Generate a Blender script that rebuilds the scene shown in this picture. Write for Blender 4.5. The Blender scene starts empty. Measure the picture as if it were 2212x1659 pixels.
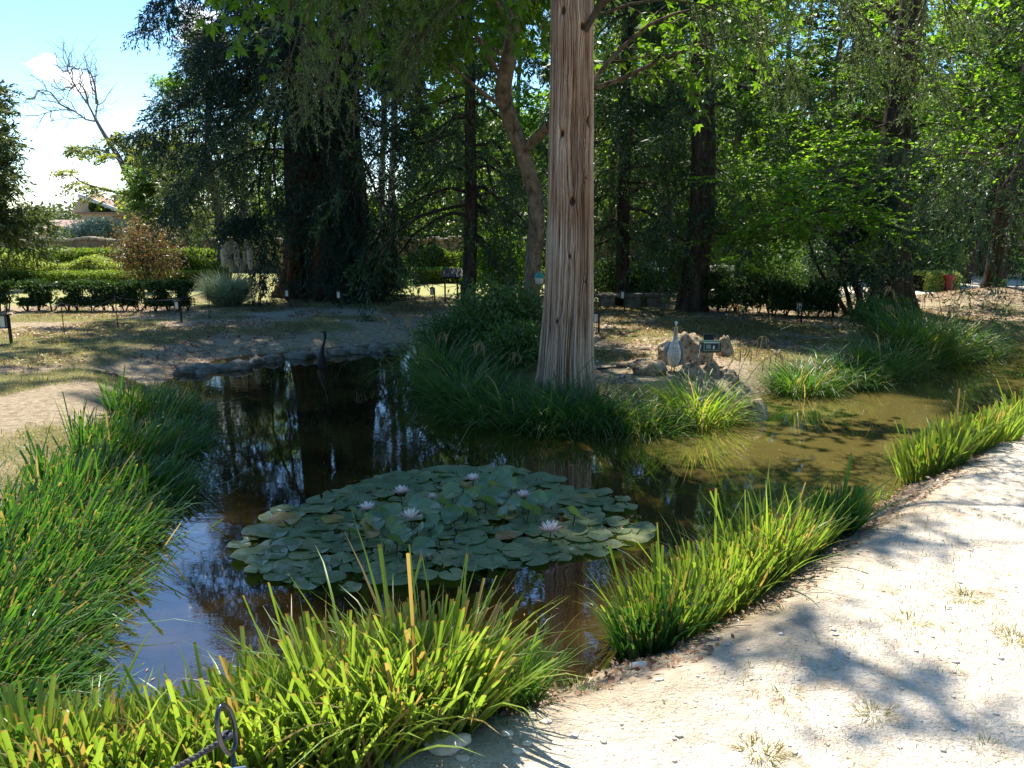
import bpy, math
import numpy as np
from math import radians, sin, cos, pi, tan
from mathutils import Vector
rng = np.random.default_rng(11)
S = bpy.context.scene
# ------------------------------------------------------------------ camera, world, sun, exposure
PITCH = radians(11.3); EYE = np.array([0.0, 0.0, 1.6])
cam_d = bpy.data.cameras.new('camera'); cam = bpy.data.objects.new('camera', cam_d)
S.collection.objects.link(cam); S.camera = cam
cam_d.lens = 27; cam_d.sensor_width = 36; cam_d.clip_start = .05; cam_d.clip_end = 3000
cam.location = EYE; cam.rotation_euler = (pi/2 - PITCH, 0, 0)
SUN_EL, SUN_AZ = radians(62), radians(-12)          # azimuth from +Y towards +X
sd = Vector((sin(SUN_AZ)*cos(SUN_EL), cos(SUN_AZ)*cos(SUN_EL), sin(SUN_EL)))
sl = bpy.data.lights.new('sun', 'SUN'); sl.energy = 5.0; sl.angle = radians(.55); sl.color = (1, .94, .84)
so = bpy.data.objects.new('sun', sl); S.collection.objects.link(so)
so.rotation_euler = sd.to_track_quat('Z', 'Y').to_euler(); so.location = (0, 0, 60)
W = bpy.data.worlds.new('World'); S.world = W; W.use_nodes = True
S.view_settings.view_transform = 'Standard'; S.view_settings.look = 'None'
S.view_settings.exposure = 1.35; S.view_settings.gamma = 1
S.cycles.max_bounces = 6; S.cycles.diffuse_bounces = 3; S.cycles.glossy_bounces = 3; S.cycles.transmission_bounces = 4
S.cycles.sample_clamp_indirect = 6
wn = W.node_tree; wn.nodes.clear()
def nd(t, typ, **k):
    n = t.nodes.new(typ)
    for a, b in k.items():
        if a in ('i',):
            for kk, vv in b.items(): n.inputs[kk].default_value = vv
        else: setattr(n, a, b)
    return n
sky = nd(wn, 'ShaderNodeTexSky', sky_type='NISHITA', sun_disc=False, sun_elevation=SUN_EL, sun_rotation=SUN_AZ)
sky.air_density = 1.0; sky.dust_density = .5; sky.ozone_density = 3.0
tc = nd(wn, 'ShaderNodeTexCoord'); nz = nd(wn, 'ShaderNodeTexNoise', i={'Scale': 22.0, 'Detail': 6.0, 'Roughness': .6})
mp = nd(wn, 'ShaderNodeMapping'); mp.inputs['Scale'].default_value = (1, 1, 2.6)
wn.links.new(tc.outputs['Generated'], mp.inputs['Vector']); wn.links.new(mp.outputs[0], nz.inputs['Vector'])
def raydir(u, v):
    f = np.array([0, cos(PITCH), -sin(PITCH)]); up = np.array([0, sin(PITCH), cos(PITCH)])
    return f + np.array([1, 0, 0])*(u-1106)/1659 + up*(829.5-v)/1659
prev = None
for (u, v, rad) in ((100, 150, .028), (175, 178, .034), (425, 62, .05), (140, 395, .06)):
    d = raydir(u, v); d /= np.linalg.norm(d)
    ds = nd(wn, 'ShaderNodeVectorMath', operation='DISTANCE'); ds.inputs[1].default_value = tuple(d)
    sc_ = nd(wn, 'ShaderNodeVectorMath', operation='MULTIPLY'); sc_.inputs[1].default_value = (1, 1, 1.0)
    wn.links.new(tc.outputs['Generated'], ds.inputs[0])
    mr = nd(wn, 'ShaderNodeMapRange'); mr.inputs['From Min'].default_value = rad; mr.inputs['From Max'].default_value = 0; mr.interpolation_type = 'SMOOTHSTEP'
    wn.links.new(ds.outputs['Value'], mr.inputs['Value'])
    if prev is None: prev = mr.outputs[0]
    else:
        mx = nd(wn, 'ShaderNodeMath', operation='MAXIMUM'); wn.links.new(prev, mx.inputs[0]); wn.links.new(mr.outputs[0], mx.inputs[1]); prev = mx.outputs[0]
mu = nd(wn, 'ShaderNodeMath', operation='MULTIPLY_ADD'); mu.inputs[1].default_value = .5
wn.links.new(prev, mu.inputs[0]); wn.links.new(nz.outputs['Fac'], mu.inputs[2])
cr = nd(wn, 'ShaderNodeMapRange'); cr.inputs['From Min'].default_value = .74; cr.inputs['From Max'].default_value = .95
wn.links.new(mu.outputs[0], cr.inputs['Value'])
mix = nd(wn, 'ShaderNodeMixRGB'); mix.inputs['Color2'].default_value = (8, 8.2, 8.6, 1)
hsv = nd(wn, 'ShaderNodeHueSaturation', i={'Saturation': 1.28}); wn.links.new(sky.outputs[0], hsv.inputs['Color'])
wn.links.new(cr.outputs[0], mix.inputs['Fac']); wn.links.new(hsv.outputs[0], mix.inputs['Color1'])
bg = nd(wn, 'ShaderNodeBackground'); bg.inputs['Strength'].default_value = .118
wo = nd(wn, 'ShaderNodeOutputWorld')
wn.links.new(mix.outputs[0], bg.inputs['Color']); wn.links.new(bg.outputs[0], wo.inputs['Surface'])

# ------------------------------------------------------------------ pixel <-> world helpers (2212 x 1659 picture)
def P(u, v, z=0.0):
    d = raydir(u, v); return EYE + d*((z-EYE[2])/d[2])
def A(u, v, y):
    d = raydir(u, v); return EYE + d*(y/d[1])
def nrm(a): return a/np.maximum(np.linalg.norm(a, axis=-1, keepdims=True), 1e-9)
def rnd(a, b, n): return rng.uniform(a, b, n)

# ------------------------------------------------------------------ object helpers
def tag(o, label=None, cat=None, group=None, kind=None):
    for k, v in (('label', label), ('category', cat), ('group', group), ('kind', kind)):
        if v: o[k] = v
    return o
def root(name, loc, label, cat, group=None):
    o = bpy.data.objects.new(name, None); S.collection.objects.link(o); o.location = tuple(loc)
    o.empty_display_size = .1
    return tag(o, label, cat, group)
def mk(name, V, F, mat, parent=None, smooth=False, attr=None, local=False, origin=None):
    """V in world coords; made relative to the parent (or origin)."""
    V = np.asarray(V, dtype=np.float64).reshape(-1, 3)
    if not local:
        if parent is not None:
            p = parent; off = np.array(p.location)
            while p.parent is not None: p = p.parent; off = off + np.array(p.location)
            V = V - off
        elif origin is not None: V = V - np.asarray(origin)
    me = bpy.data.meshes.new(name)
    if isinstance(F, np.ndarray):
        n, k = F.shape
        me.vertices.add(len(V)); me.vertices.foreach_set('co', V.astype(np.float32).ravel())
        me.loops.add(n*k); me.loops.foreach_set('vertex_index', F.astype(np.int32).ravel())
        me.polygons.add(n); me.polygons.foreach_set('loop_start', np.arange(0, n*k, k, dtype=np.int32))
        me.update(calc_edges=True)
    else:
        me.from_pydata([tuple(v) for v in V], [], [tuple(f) for f in F]); me.update()
    if attr is not None:
        for an, av in attr.items():
            a = me.attributes.new(an, 'FLOAT', 'POINT'); a.data.foreach_set('value', np.asarray(av, np.float32).ravel())
    if smooth: me.polygons.foreach_set('use_smooth', np.ones(len(me.polygons), bool))
    me.materials.append(mat); me.validate()
    o = bpy.data.objects.new(name, me); S.collection.objects.link(o)
    if parent is not None: o.parent = parent
    elif origin is not None and not local: o.location = tuple(origin)
    return o
def dup(r, loc, rz=0, scale=None, label=None, tilt=None):
    c = r.copy(); S.collection.objects.link(c); c.location = tuple(loc)
    c.rotation_euler = (tilt[0] if tilt else 0, tilt[1] if tilt else 0, rz)
    if scale is not None: c.scale = (scale,)*3 if np.isscalar(scale) else scale
    if label: c['label'] = label
    for ch in r.children:
        k = ch.copy(); S.collection.objects.link(k); k.parent = c
        for g in ch.children:
            q = g.copy(); S.collection.objects.link(q); q.parent = k
    return c
class MB:
    def __init__(s): s.V = []; s.F = []; s.n = 0
    def add(s, V, F):
        V = np.asarray(V).reshape(-1, 3); s.V.append(V); s.F += [tuple(int(i)+s.n for i in f) for f in F]; s.n += len(V)
    def box(s, c, size, rz=0, bev=0, tx=0):
        x, y, z = [a/2 for a in size]; V = []
        if bev:
            b = bev; V = []
            for zz, k in ((-z, b), (-z+b, 0), (z-b, 0), (z, b)):
                V += [(-x+k, -y+k, zz), (x-k, -y+k, zz), (x-k, y-k, zz), (-x+k, y-k, zz)]
            F = [(3, 2, 1, 0), (12, 13, 14, 15)]
            for l in range(3):
                for i in range(4): F.append((l*4+i, l*4+(i+1) % 4, l*4+4+(i+1) % 4, l*4+4+i))
        else:
            V = [(-x, -y, -z), (x, -y, -z), (x, y, -z), (-x, y, -z), (-x, -y, z), (x, -y, z), (x, y, z), (-x, y, z)]
            F = [(3, 2, 1, 0), (4, 5, 6, 7), (0, 1, 5, 4), (1, 2, 6, 5), (2, 3, 7, 6), (3, 0, 4, 7)]
        V = np.array(V)
        if tx: V = np.c_[V[:, 0], V[:, 1]*cos(tx)-V[:, 2]*sin(tx), V[:, 1]*sin(tx)+V[:, 2]*cos(tx)]
        if rz: V = np.c_[V[:, 0]*cos(rz)-V[:, 1]*sin(rz), V[:, 0]*sin(rz)+V[:, 1]*cos(rz), V[:, 2]]
        s.add(V+np.asarray(c), F)
    def tube(s, pts, r, sides=8, caps=True):
        V, F = tube(np.asarray(pts, float), np.asarray(r, float)*np.ones(len(pts)), sides)
        F = [tuple(f) for f in F]
        if caps:
            m = len(pts); F.append(tuple(range(sides))[::-1]); F.append(tuple(range((m-1)*sides, m*sides)))
        s.add(V, F)
    def mk(s, name, mat, parent=None, **k): return mk(name, np.vstack(s.V), s.F, mat, parent, **k)
def tubes(C, R, sides=5):
    """C (M,K,3) curves, R (M,K) radii -> V, F"""
    M, K, _ = C.shape
    T = nrm(np.gradient(C, axis=1))
    ref = np.where(np.abs(T[..., 2:3]) > .9, np.array([1., 0, 0]), np.array([0, 0, 1.]))
    ref = np.broadcast_to(ref[:, :1], T.shape)
    a = nrm(np.cross(T, ref)); b = np.cross(T, a)
    th = np.arange(sides)*2*pi/sides
    V = C[:, :, None] + R[:, :, None, None]*(a[:, :, None]*np.cos(th)[None, None, :, None] + b[:, :, None]*np.sin(th)[None, None, :, None])
    idx = np.arange(M*K*sides).reshape(M, K, sides)
    i0 = idx[:, :-1]; i1 = idx[:, 1:]
    F = np.stack([i0, np.roll(i0, -1, 2), np.roll(i1, -1, 2), i1], -1).reshape(-1, 4)
    return V.reshape(-1, 3), F
def tube(p, r, sides=8):
    return tubes(p[None], r[None], sides)
def joinVF(*vf):
    Vs, Fs, n = [], [], 0
    for V, F in vf:
        Vs.append(V); Fs.append(F+n); n += len(V)
    return np.vstack(Vs), np.vstack(Fs)
def resample(pts, K):
    pts = np.asarray(pts, float); m = len(pts); t = np.linspace(0, m-1, K)
    # Catmull-Rom
    i = np.clip(t.astype(int), 0, m-2); f = (t-i)[:, None]
    p0 = pts[np.clip(i-1, 0, m-1)]; p1 = pts[i]; p2 = pts[i+1]; p3 = pts[np.clip(i+2, 0, m-1)]
    return .5*((2*p1)+(-p0+p2)*f+(2*p0-5*p1+4*p2-p3)*f**2+(-p0+3*p1-3*p2+p3)*f**3)
def vnoise(x, y, seed=0, px=None):
    """value noise; px = period in x"""
    xi = np.floor(x).astype(np.int64); yi = np.floor(y).astype(np.int64); fx = x-xi; fy = y-yi
    fx = fx*fx*(3-2*fx); fy = fy*fy*(3-2*fy)
    def h(a, b):
        if px: a = np.mod(a, px)
        n = (a*374761393 + b*668265263 + seed*1442695041) & 0xffffffff
        n = ((n ^ (n >> 13))*1274126177) & 0xffffffff
        return ((n ^ (n >> 16)) & 0xffff)/65535.
    return (h(xi, yi)*(1-fx)+h(xi+1, yi)*fx)*(1-fy)+(h(xi, yi+1)*(1-fx)+h(xi+1, yi+1)*fx)*fy
def fbm(x, y, o=4, seed=0):
    s = 0; a = .5
    for k in range(o): s = s+a*vnoise(x*2**k, y*2**k, seed+k*7); a *= .5
    return s

# ------------------------------------------------------------------ materials
def newmat(name):
    m = bpy.data.materials.new(name); m.use_nodes = True; t = m.node_tree; t.nodes.clear()
    out = t.nodes.new('ShaderNodeOutputMaterial'); return m, t, out
def plain(name, col, rough=.6, metal=0, spec=.4, noise=0, scale=20, col2=None, bump=0, emit=None):
    m, t, out = newmat(name)
    b = nd(t, 'ShaderNodeBsdfPrincipled'); b.inputs['Roughness'].default_value = rough; b.inputs['Metallic'].default_value = metal
    b.inputs['Specular IOR Level'].default_value = spec; b.inputs['Base Color'].default_value = (*col, 1)
    c = nd(t, 'ShaderNodeTexCoord'); n = nd(t, 'ShaderNodeTexNoise', i={'Scale': scale, 'Detail': 5.0, 'Roughness': .65})
    t.links.new(c.outputs['Object'], n.inputs['Vector'])
    r = nd(t, 'ShaderNodeMapRange'); r.inputs['From Min'].default_value = .35; r.inputs['From Max'].default_value = .65
    t.links.new(n.outputs['Fac'], r.inputs['Value'])
    mx = nd(t, 'ShaderNodeMixRGB'); c2 = col2 or tuple(x*.7 for x in col)
    mx.inputs['Color1'].default_value = (*col, 1); mx.inputs['Color2'].default_value = (*c2, 1)
    t.links.new(r.outputs[0], mx.inputs['Fac']); t.links.new(mx.outputs[0], b.inputs['Base Color'])
    if bump:
        bp = nd(t, 'ShaderNodeBump', i={'Strength': bump, 'Distance': .02}); t.links.new(n.outputs['Fac'], bp.inputs['Height']); t.links.new(bp.outputs[0], b.inputs['Normal'])
    t.links.new(b.outputs[0], out.inputs[0]); return m
def leafmat(name, cols, trans=.45, tcol=None, rough=.45, spec=.35, cluster=1.2):
    """colour varies leaf by leaf and from clump to clump"""
    m, t, out = newmat(name)
    g = nd(t, 'ShaderNodeNewGeometry'); r = nd(t, 'ShaderNodeValToRGB')
    el = r.color_ramp.elements
    while len(el) < len(cols): el.new(.5)
    for i, c in enumerate(cols): el[i].position = i/(len(cols)-1) if len(cols) > 1 else 0; el[i].color = (*c, 1)
    n = nd(t, 'ShaderNodeTexNoise', i={'Scale': cluster, 'Detail': 2.0}); t.links.new(g.outputs['Position'], n.inputs['Vector'])
    ma = nd(t, 'ShaderNodeMath', operation='MULTIPLY_ADD'); ma.inputs[1].default_value = 1.5; ma.inputs[2].default_value = -.5
    t.links.new(n.outputs['Fac'], ma.inputs[0])
    mb = nd(t, 'ShaderNodeMath', operation='MULTIPLY_ADD'); mb.inputs[1].default_value = .65
    t.links.new(g.outputs['Random Per Island'], mb.inputs[0])
    mc = nd(t, 'ShaderNodeMath', operation='MULTIPLY'); mc.inputs[1].default_value = .55
    t.links.new(ma.outputs[0], mc.inputs[0]); t.links.new(mc.outputs[0], mb.inputs[2]); t.links.new(mb.outputs[0], r.inputs['Fac'])
    b = nd(t, 'ShaderNodeBsdfPrincipled'); b.inputs['Roughness'].default_value = rough; b.inputs['Specular IOR Level'].default_value = spec
    t.links.new(r.outputs[0], b.inputs['Base Color'])
    tr = nd(t, 'ShaderNodeBsdfTranslucent'); gm = nd(t, 'ShaderNodeMixRGB', blend_type='MULTIPLY'); gm.inputs['Fac'].default_value = 1
    gm.inputs['Color2'].default_value = (*(tcol or (2.2, 2.1, .8)), 1); t.links.new(r.outputs[0], gm.inputs['Color1']); t.links.new(gm.outputs[0], tr.inputs['Color'])
    mx = nd(t, 'ShaderNodeMixShader'); mx.inputs[0].default_value = trans
    t.links.new(b.outputs[0], mx.inputs[1]); t.links.new(tr.outputs[0], mx.inputs[2]); t.links.new(mx.outputs[0], out.inputs[0])
    return m
def bladematerial(name, g1, g2, base, dead, deadfrac=.1, tipbrown=True, trans=.5, tmul=(2.1, 2.0, .7)):
    m, t, out = newmat(name)
    g = nd(t, 'ShaderNodeNewGeometry'); at = nd(t, 'ShaderNodeAttribute', attribute_name='h')
    c1 = nd(t, 'ShaderNodeMixRGB'); c1.inputs['Color1'].default_value = (*g1, 1); c1.inputs['Color2'].default_value = (*g2, 1)
    t.links.new(g.outputs['Random Per Island'], c1.inputs['Fac'])
    rb = nd(t, 'ShaderNodeMapRange'); rb.inputs['From Min'].default_value = .45; rb.inputs['From Max'].default_value = 0
    t.links.new(at.outputs['Fac'], rb.inputs['Value'])
    c2 = nd(t, 'ShaderNodeMixRGB'); c2.inputs['Color2'].default_value = (*base, 1)
    mm = nd(t, 'ShaderNodeMath', operation='MULTIPLY'); mm.inputs[1].default_value = .75; t.links.new(rb.outputs[0], mm.inputs[0])
    t.links.new(mm.outputs[0], c2.inputs['Fac']); t.links.new(c1.outputs[0], c2.inputs['Color1'])
    last = c2.outputs[0]
    if tipbrown:
        rt = nd(t, 'ShaderNodeMapRange'); rt.inputs['From Min'].default_value = .975; rt.inputs['From Max'].default_value = .99
        t.links.new(at.outputs['Fac'], rt.inputs['Value'])
        c3 = nd(t, 'ShaderNodeMixRGB'); c3.inputs['Color2'].default_value = (.20, .15, .06, 1)
        t.links.new(rt.outputs[0], c3.inputs['Fac']); t.links.new(last, c3.inputs['Color1']); last = c3.outputs[0]
    # dead blades
    wn_ = nd(t, 'ShaderNodeMath', operation='MULTIPLY'); wn_.inputs[1].default_value = 37.77
    t.links.new(g.outputs['Random Per Island'], wn_.inputs[0])
    fr = nd(t, 'ShaderNodeMath', operation='FRACT'); t.links.new(wn_.outputs[0], fr.inputs[0])
    lt = nd(t, 'ShaderNodeMath', operation='LESS_THAN'); lt.inputs[1].default_value = deadfrac; t.links.new(fr.outputs[0], lt.inputs[0])
    c4 = nd(t, 'ShaderNodeMixRGB'); c4.inputs['Color2'].default_value = (*dead, 1)
    t.links.new(lt.outputs[0], c4.inputs['Fac']); t.links.new(last, c4.inputs['Color1'])
    b = nd(t, 'ShaderNodeBsdfPrincipled'); b.inputs['Roughness'].default_value = .38; b.inputs['Specular IOR Level'].default_value = .45
    t.links.new(c4.outputs[0], b.inputs['Base Color'])
    tr = nd(t, 'ShaderNodeBsdfTranslucent'); gm = nd(t, 'ShaderNodeMixRGB', blend_type='MULTIPLY'); gm.inputs['Fac'].default_value = 1
    gm.inputs['Color2'].default_value = (*tmul, 1); t.links.new(c4.outputs[0], gm.inputs['Color1']); t.links.new(gm.outputs[0], tr.inputs['Color'])
    mx = nd(t, 'ShaderNodeMixShader'); mx.inputs[0].default_value = trans
    t.links.new(b.outputs[0], mx.inputs[1]); t.links.new(tr.outputs[0], mx.inputs[2]); t.links.new(mx.outputs[0], out.inputs[0])
    return m
def bark(name, c1, c2, sxy=9, sz=1.2, bump=.8):
    m, t, out = newmat(name)
    c = nd(t, 'ShaderNodeTexCoord'); mp_ = nd(t, 'ShaderNodeMapping'); mp_.inputs['Scale'].default_value = (sxy, sxy, sz)
    n = nd(t, 'ShaderNodeTexNoise', i={'Scale': 1.0, 'Detail': 6.0, 'Roughness': .7, 'Distortion': .6})
    t.links.new(c.outputs['Object'], mp_.inputs[0]); t.links.new(mp_.outputs[0], n.inputs['Vector'])
    r = nd(t, 'ShaderNodeValToRGB'); e = r.color_ramp.elements; e[0].position = .36; e[1].position = .62
    e[0].color = (*c1, 1); e[1].color = (*c2, 1); t.links.new(n.outputs['Fac'], r.inputs['Fac'])
    b = nd(t, 'ShaderNodeBsdfPrincipled'); b.inputs['Roughness'].default_value = .9; b.inputs['Specular IOR Level'].default_value = .1
    t.links.new(r.outputs[0], b.inputs['Base Color'])
    bp = nd(t, 'ShaderNodeBump', i={'Strength': bump, 'Distance': .05}); t.links.new(n.outputs['Fac'], bp.inputs['Height']); t.links.new(bp.outputs[0], b.inputs['Normal'])
    t.links.new(b.outputs[0], out.inputs[0]); return m

M = {}
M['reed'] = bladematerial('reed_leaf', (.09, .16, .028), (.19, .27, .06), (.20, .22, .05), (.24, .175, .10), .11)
M['reed_shaded'] = bladematerial('reed_leaf_shaded', (.03, .095, .028), (.065, .155, .032), (.06, .08, .03), (.22, .18, .12), .08, trans=.42)  # reed copy with the bank's shade put into a deeper green
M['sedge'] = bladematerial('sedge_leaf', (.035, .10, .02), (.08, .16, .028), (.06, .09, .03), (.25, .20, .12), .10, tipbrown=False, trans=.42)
M['sedge_lit'] = bladematerial('sedge_leaf_sunlit', (.09, .18, .02), (.17, .27, .03), (.20, .19, .06), (.38, .30, .20), .16, tipbrown=False)  # sedge copy with sunlight put into its colour
M['grass'] = bladematerial('short_grass', (.09, .12, .03), (.17, .18, .06), (.17, .15, .07), (.30, .25, .15), .45, tipbrown=False)
M['pampas'] = bladematerial('pampas_leaf', (.30, .36, .24), (.44, .50, .36), (.30, .32, .20), (.42, .38, .25), .15, tipbrown=False, tmul=(1.4, 1.4, 1))
M['seq'] = leafmat('redwood_needles', [(.008, .022, .016), (.016, .042, .028), (.035, .075, .042)], trans=.25, tcol=(1.5, 1.8, 1), spec=.3)
M['conif'] = leafmat('dark_conifer_needles', [(.016, .038, .016), (.034, .07, .025), (.07, .115, .036)], trans=.3, tcol=(1.8, 1.9, .8))
M['cypress'] = leafmat('cypress_sprays', [(.05, .075, .03), (.09, .13, .05), (.16, .19, .08)], trans=.35, tcol=(1.6, 1.7, .8), cluster=2)
M['chest'] = leafmat('chestnut_leaves', [(.035, .08, .012), (.07, .14, .02), (.12, .20, .03)], trans=.5, tcol=(2.4, 2.4, .6))
M['broad'] = leafmat('beech_leaves', [(.03, .065, .012), (.075, .15, .02), (.15, .25, .03)], trans=.6, tcol=(2.6, 2.6, .6), cluster=.7)
M['yellowish'] = leafmat('yellow_green_leaves', [(.09, .12, .03), (.17, .20, .05), (.28, .29, .07)], trans=.5, tcol=(2, 2, .6), cluster=.8)
M['farleaf'] = leafmat('far_tree_leaves', [(.03, .065, .018), (.075, .13, .03), (.16, .23, .05)], trans=.52, tcol=(2.3, 2.3, .6), cluster=.35)
M['cedar'] = leafmat('cedar_needles', [(.04, .065, .025), (.08, .11, .04), (.14, .16, .06)], trans=.35, tcol=(1.6, 1.6, .8), cluster=.6)
M['olive'] = leafmat('olive_leaves', [(.22, .28, .21), (.34, .40, .32), (.46, .52, .42)], trans=.6, tcol=(1.2, 1.2, 1))
M['redleaf'] = leafmat('bronze_leaves', [(.06, .032, .022), (.12, .075, .045), (.11, .14, .05), (.24, .21, .16)], trans=.4, tcol=(1.8, 1.3, .8), cluster=3)
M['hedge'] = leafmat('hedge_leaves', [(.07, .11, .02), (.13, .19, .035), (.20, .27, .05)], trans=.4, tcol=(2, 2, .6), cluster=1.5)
M['hedge_shaded'] = leafmat('shaded_hedge_leaves', [(.01, .028, .008), (.025, .055, .014), (.05, .09, .02)], trans=.35, tcol=(2, 2, .6), cluster=1.5)  # hedge copy, shade of the backlit side painted into the leaves
M['var'] = leafmat('variegated_leaves', [(.16, .22, .05), (.28, .34, .10), (.42, .45, .20)], trans=.4, tcol=(1.6, 1.6, .6), cluster=1.5)
M['shrub'] = leafmat('shrub_leaves', [(.03, .07, .02), (.06, .12, .035), (.13, .19, .08)], trans=.4, tcol=(2, 2, .7), cluster=2)
M['deadleaf'] = leafmat('dead_leaves', [(.10, .05, .025), (.22, .12, .06), (.36, .24, .14)], trans=.2, tcol=(1.5, 1.2, .8))
M['core'] = plain('hedge_core', (.012, .016, .008), .95, spec=0)  # near-black, for the solid filler inside hedges
M['bark_dark'] = bark('dark_bark', (.02, .014, .01), (.075, .055, .042), 12, 2)
M['bark_grey'] = bark('grey_bark', (.06, .05, .04), (.20, .175, .15), 9, 2)
M['bark_pale'] = bark('pale_bark', (.20, .18, .16), (.42, .39, .36), 6, 1.5)
M['bark_red'] = bark('redwood_bark', (.016, .009, .006), (.10, .048, .03), 10, .5, 1)
M['bark_brown'] = bark('mottled_bark', (.05, .038, .026), (.19, .145, .10), 10, 6)
M['bark_bare'] = bark('bare_branch_bark', (.12, .10, .085), (.26, .23, .20), 9, 3)
M['bark_twig'] = plain('twig_bark', (.07, .055, .04), .9, spec=.1)
M['limestone'] = plain('limestone', (.43, .35, .24), .9, spec=.12, col2=(.13, .10, .065), scale=11, bump=1)
def stonemat(name, light, mid, dark, sc):
    m, t, out = newmat(name); c = nd(t, 'ShaderNodeTexCoord')
    n = nd(t, 'ShaderNodeTexNoise', i={'Scale': sc, 'Detail': 8.0, 'Roughness': .72, 'Distortion': .5}); t.links.new(c.outputs['Object'], n.inputs['Vector'])
    v = nd(t, 'ShaderNodeTexVoronoi', i={'Scale': sc*3.2}); t.links.new(c.outputs['Object'], v.inputs['Vector'])
    a = nd(t, 'ShaderNodeMath', operation='MULTIPLY_ADD'); a.inputs[1].default_value = .22; t.links.new(v.outputs['Distance'], a.inputs[0]); t.links.new(n.outputs['Fac'], a.inputs[2])
    r = nd(t, 'ShaderNodeValToRGB'); e = r.color_ramp.elements; e[0].position = .44; e[0].color = (*dark, 1); e[1].position = .80; e[1].color = (*light, 1); x = e.new(.58); x.color = (*mid, 1)
    t.links.new(a.outputs[0], r.inputs['Fac'])
    b = nd(t, 'ShaderNodeBsdfPrincipled'); b.inputs['Roughness'].default_value = .95; b.inputs['Specular IOR Level'].default_value = .1; t.links.new(r.outputs[0], b.inputs['Base Color'])
    bp = nd(t, 'ShaderNodeBump', i={'Strength': 1.0, 'Distance': .05}); t.links.new(a.outputs[0], bp.inputs['Height']); t.links.new(bp.outputs[0], b.inputs['Normal']); t.links.new(b.outputs[0], out.inputs[0]); return m
M['limestone'] = stonemat('pitted_limestone', (.46, .39, .28), (.31, .235, .15), (.055, .042, .026), 7)
M['edge_stone'] = plain('pond_edge_stone', (.22, .20, .165), .9, spec=.15, col2=(.09, .08, .06), scale=9, bump=1)
M['pebble'] = plain('pebble', (.62, .57, .48), .85, spec=.2, col2=(.40, .36, .30), scale=3)
M['black'] = plain('black_metal', (.012, .012, .014), .4, metal=.3, spec=.5)
M['gunmetal'] = plain('gunmetal', (.09, .10, .12), .28, metal=.9)
M['frost'] = plain('frosted_glass', (.62, .60, .52), .35, spec=.5, col2=(.55, .53, .46))
M['rope'] = plain('black_rope', (.015, .015, .018), .8, col2=(.08, .08, .09), scale=180)
M['heron_dark'] = plain('weathered_bronze', (.012, .011, .011), .55, metal=.4, col2=(.03, .022, .018))
M['heron_red'] = plain('rusty_crest', (.20, .06, .03), .7)
M['h_white'] = plain('heron_white', (.62, .60, .54), .6)
M['h_grey'] = plain('heron_grey', (.10, .12, .16), .6, col2=(.16, .18, .22))
M['h_bill'] = plain('heron_bill', (.55, .26, .04), .5)
M['h_black'] = plain('heron_black', (.02, .02, .025), .6)
M['wall'] = plain('rubble_wall', (.30, .22, .14), .95, spec=.1, col2=(.13, .09, .06), scale=5, bump=1)
M['cope'] = plain('wall_top', (.42, .37, .30), .95, spec=.1, col2=(.25, .19, .13), scale=6, bump=1)
M['render'] = plain('tan_render', (.47, .37, .25), .95, spec=.1, col2=(.40, .31, .20), scale=1.2)
M['white_r'] = plain('white_render', (.75, .72, .66), .9, spec=.1)
M['shutter'] = plain('grey_shutter', (.16, .15, .14), .8)
M['teal'] = plain('teal_plastic', (.02, .22, .20), .4)
M['trapw'] = plain('milky_plastic', (.42, .42, .38), .35)
M['redbin'] = plain('red_plastic', (.17, .009, .012), .5, col2=(.12, .006, .008))
M['signw'] = plain('white_panel', (.72, .74, .66), .4, col2=(.66, .68, .60))
M['signg'] = plain('grey_panel', (.10, .11, .12), .35, col2=(.16, .17, .18), scale=40)
M['wood'] = plain('old_wood', (.13, .095, .065), .85, col2=(.07, .05, .035))
M['devgreen'] = plain('device_green', (.008, .035, .03), .4)
M['devgrey'] = plain('device_grey', (.20, .27, .27), .4)
M['petal'] = leafmat('lily_petal', [(.90, .62, .56), (.92, .82, .72), (.92, .88, .78)], trans=.35, tcol=(1, 1, 1), spec=.3)
M['petal_pink'] = leafmat('lily_outer_petal', [(.70, .34, .36), (.80, .52, .52)], trans=.3, tcol=(1, 1, 1), spec=.3)
M['stamen'] = plain('stamen', (.70, .48, .06), .6)
M['stem'] = plain('lily_stem', (.10, .06, .03), .6)
M['plume'] = leafmat('pampas_plume', [(.78, .70, .56), (.86, .80, .68)], trans=.5, tcol=(1, 1, .9))
M['bluecard'] = plain('blue_card', (.16, .22, .32), .3, col2=(.20, .27, .38), scale=6)
M['paperink'] = plain('printed_ink', (.03, .04, .06), .5)
M['petalblue'] = plain('pale_blue_flower', (.55, .56, .75), .6)

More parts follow.
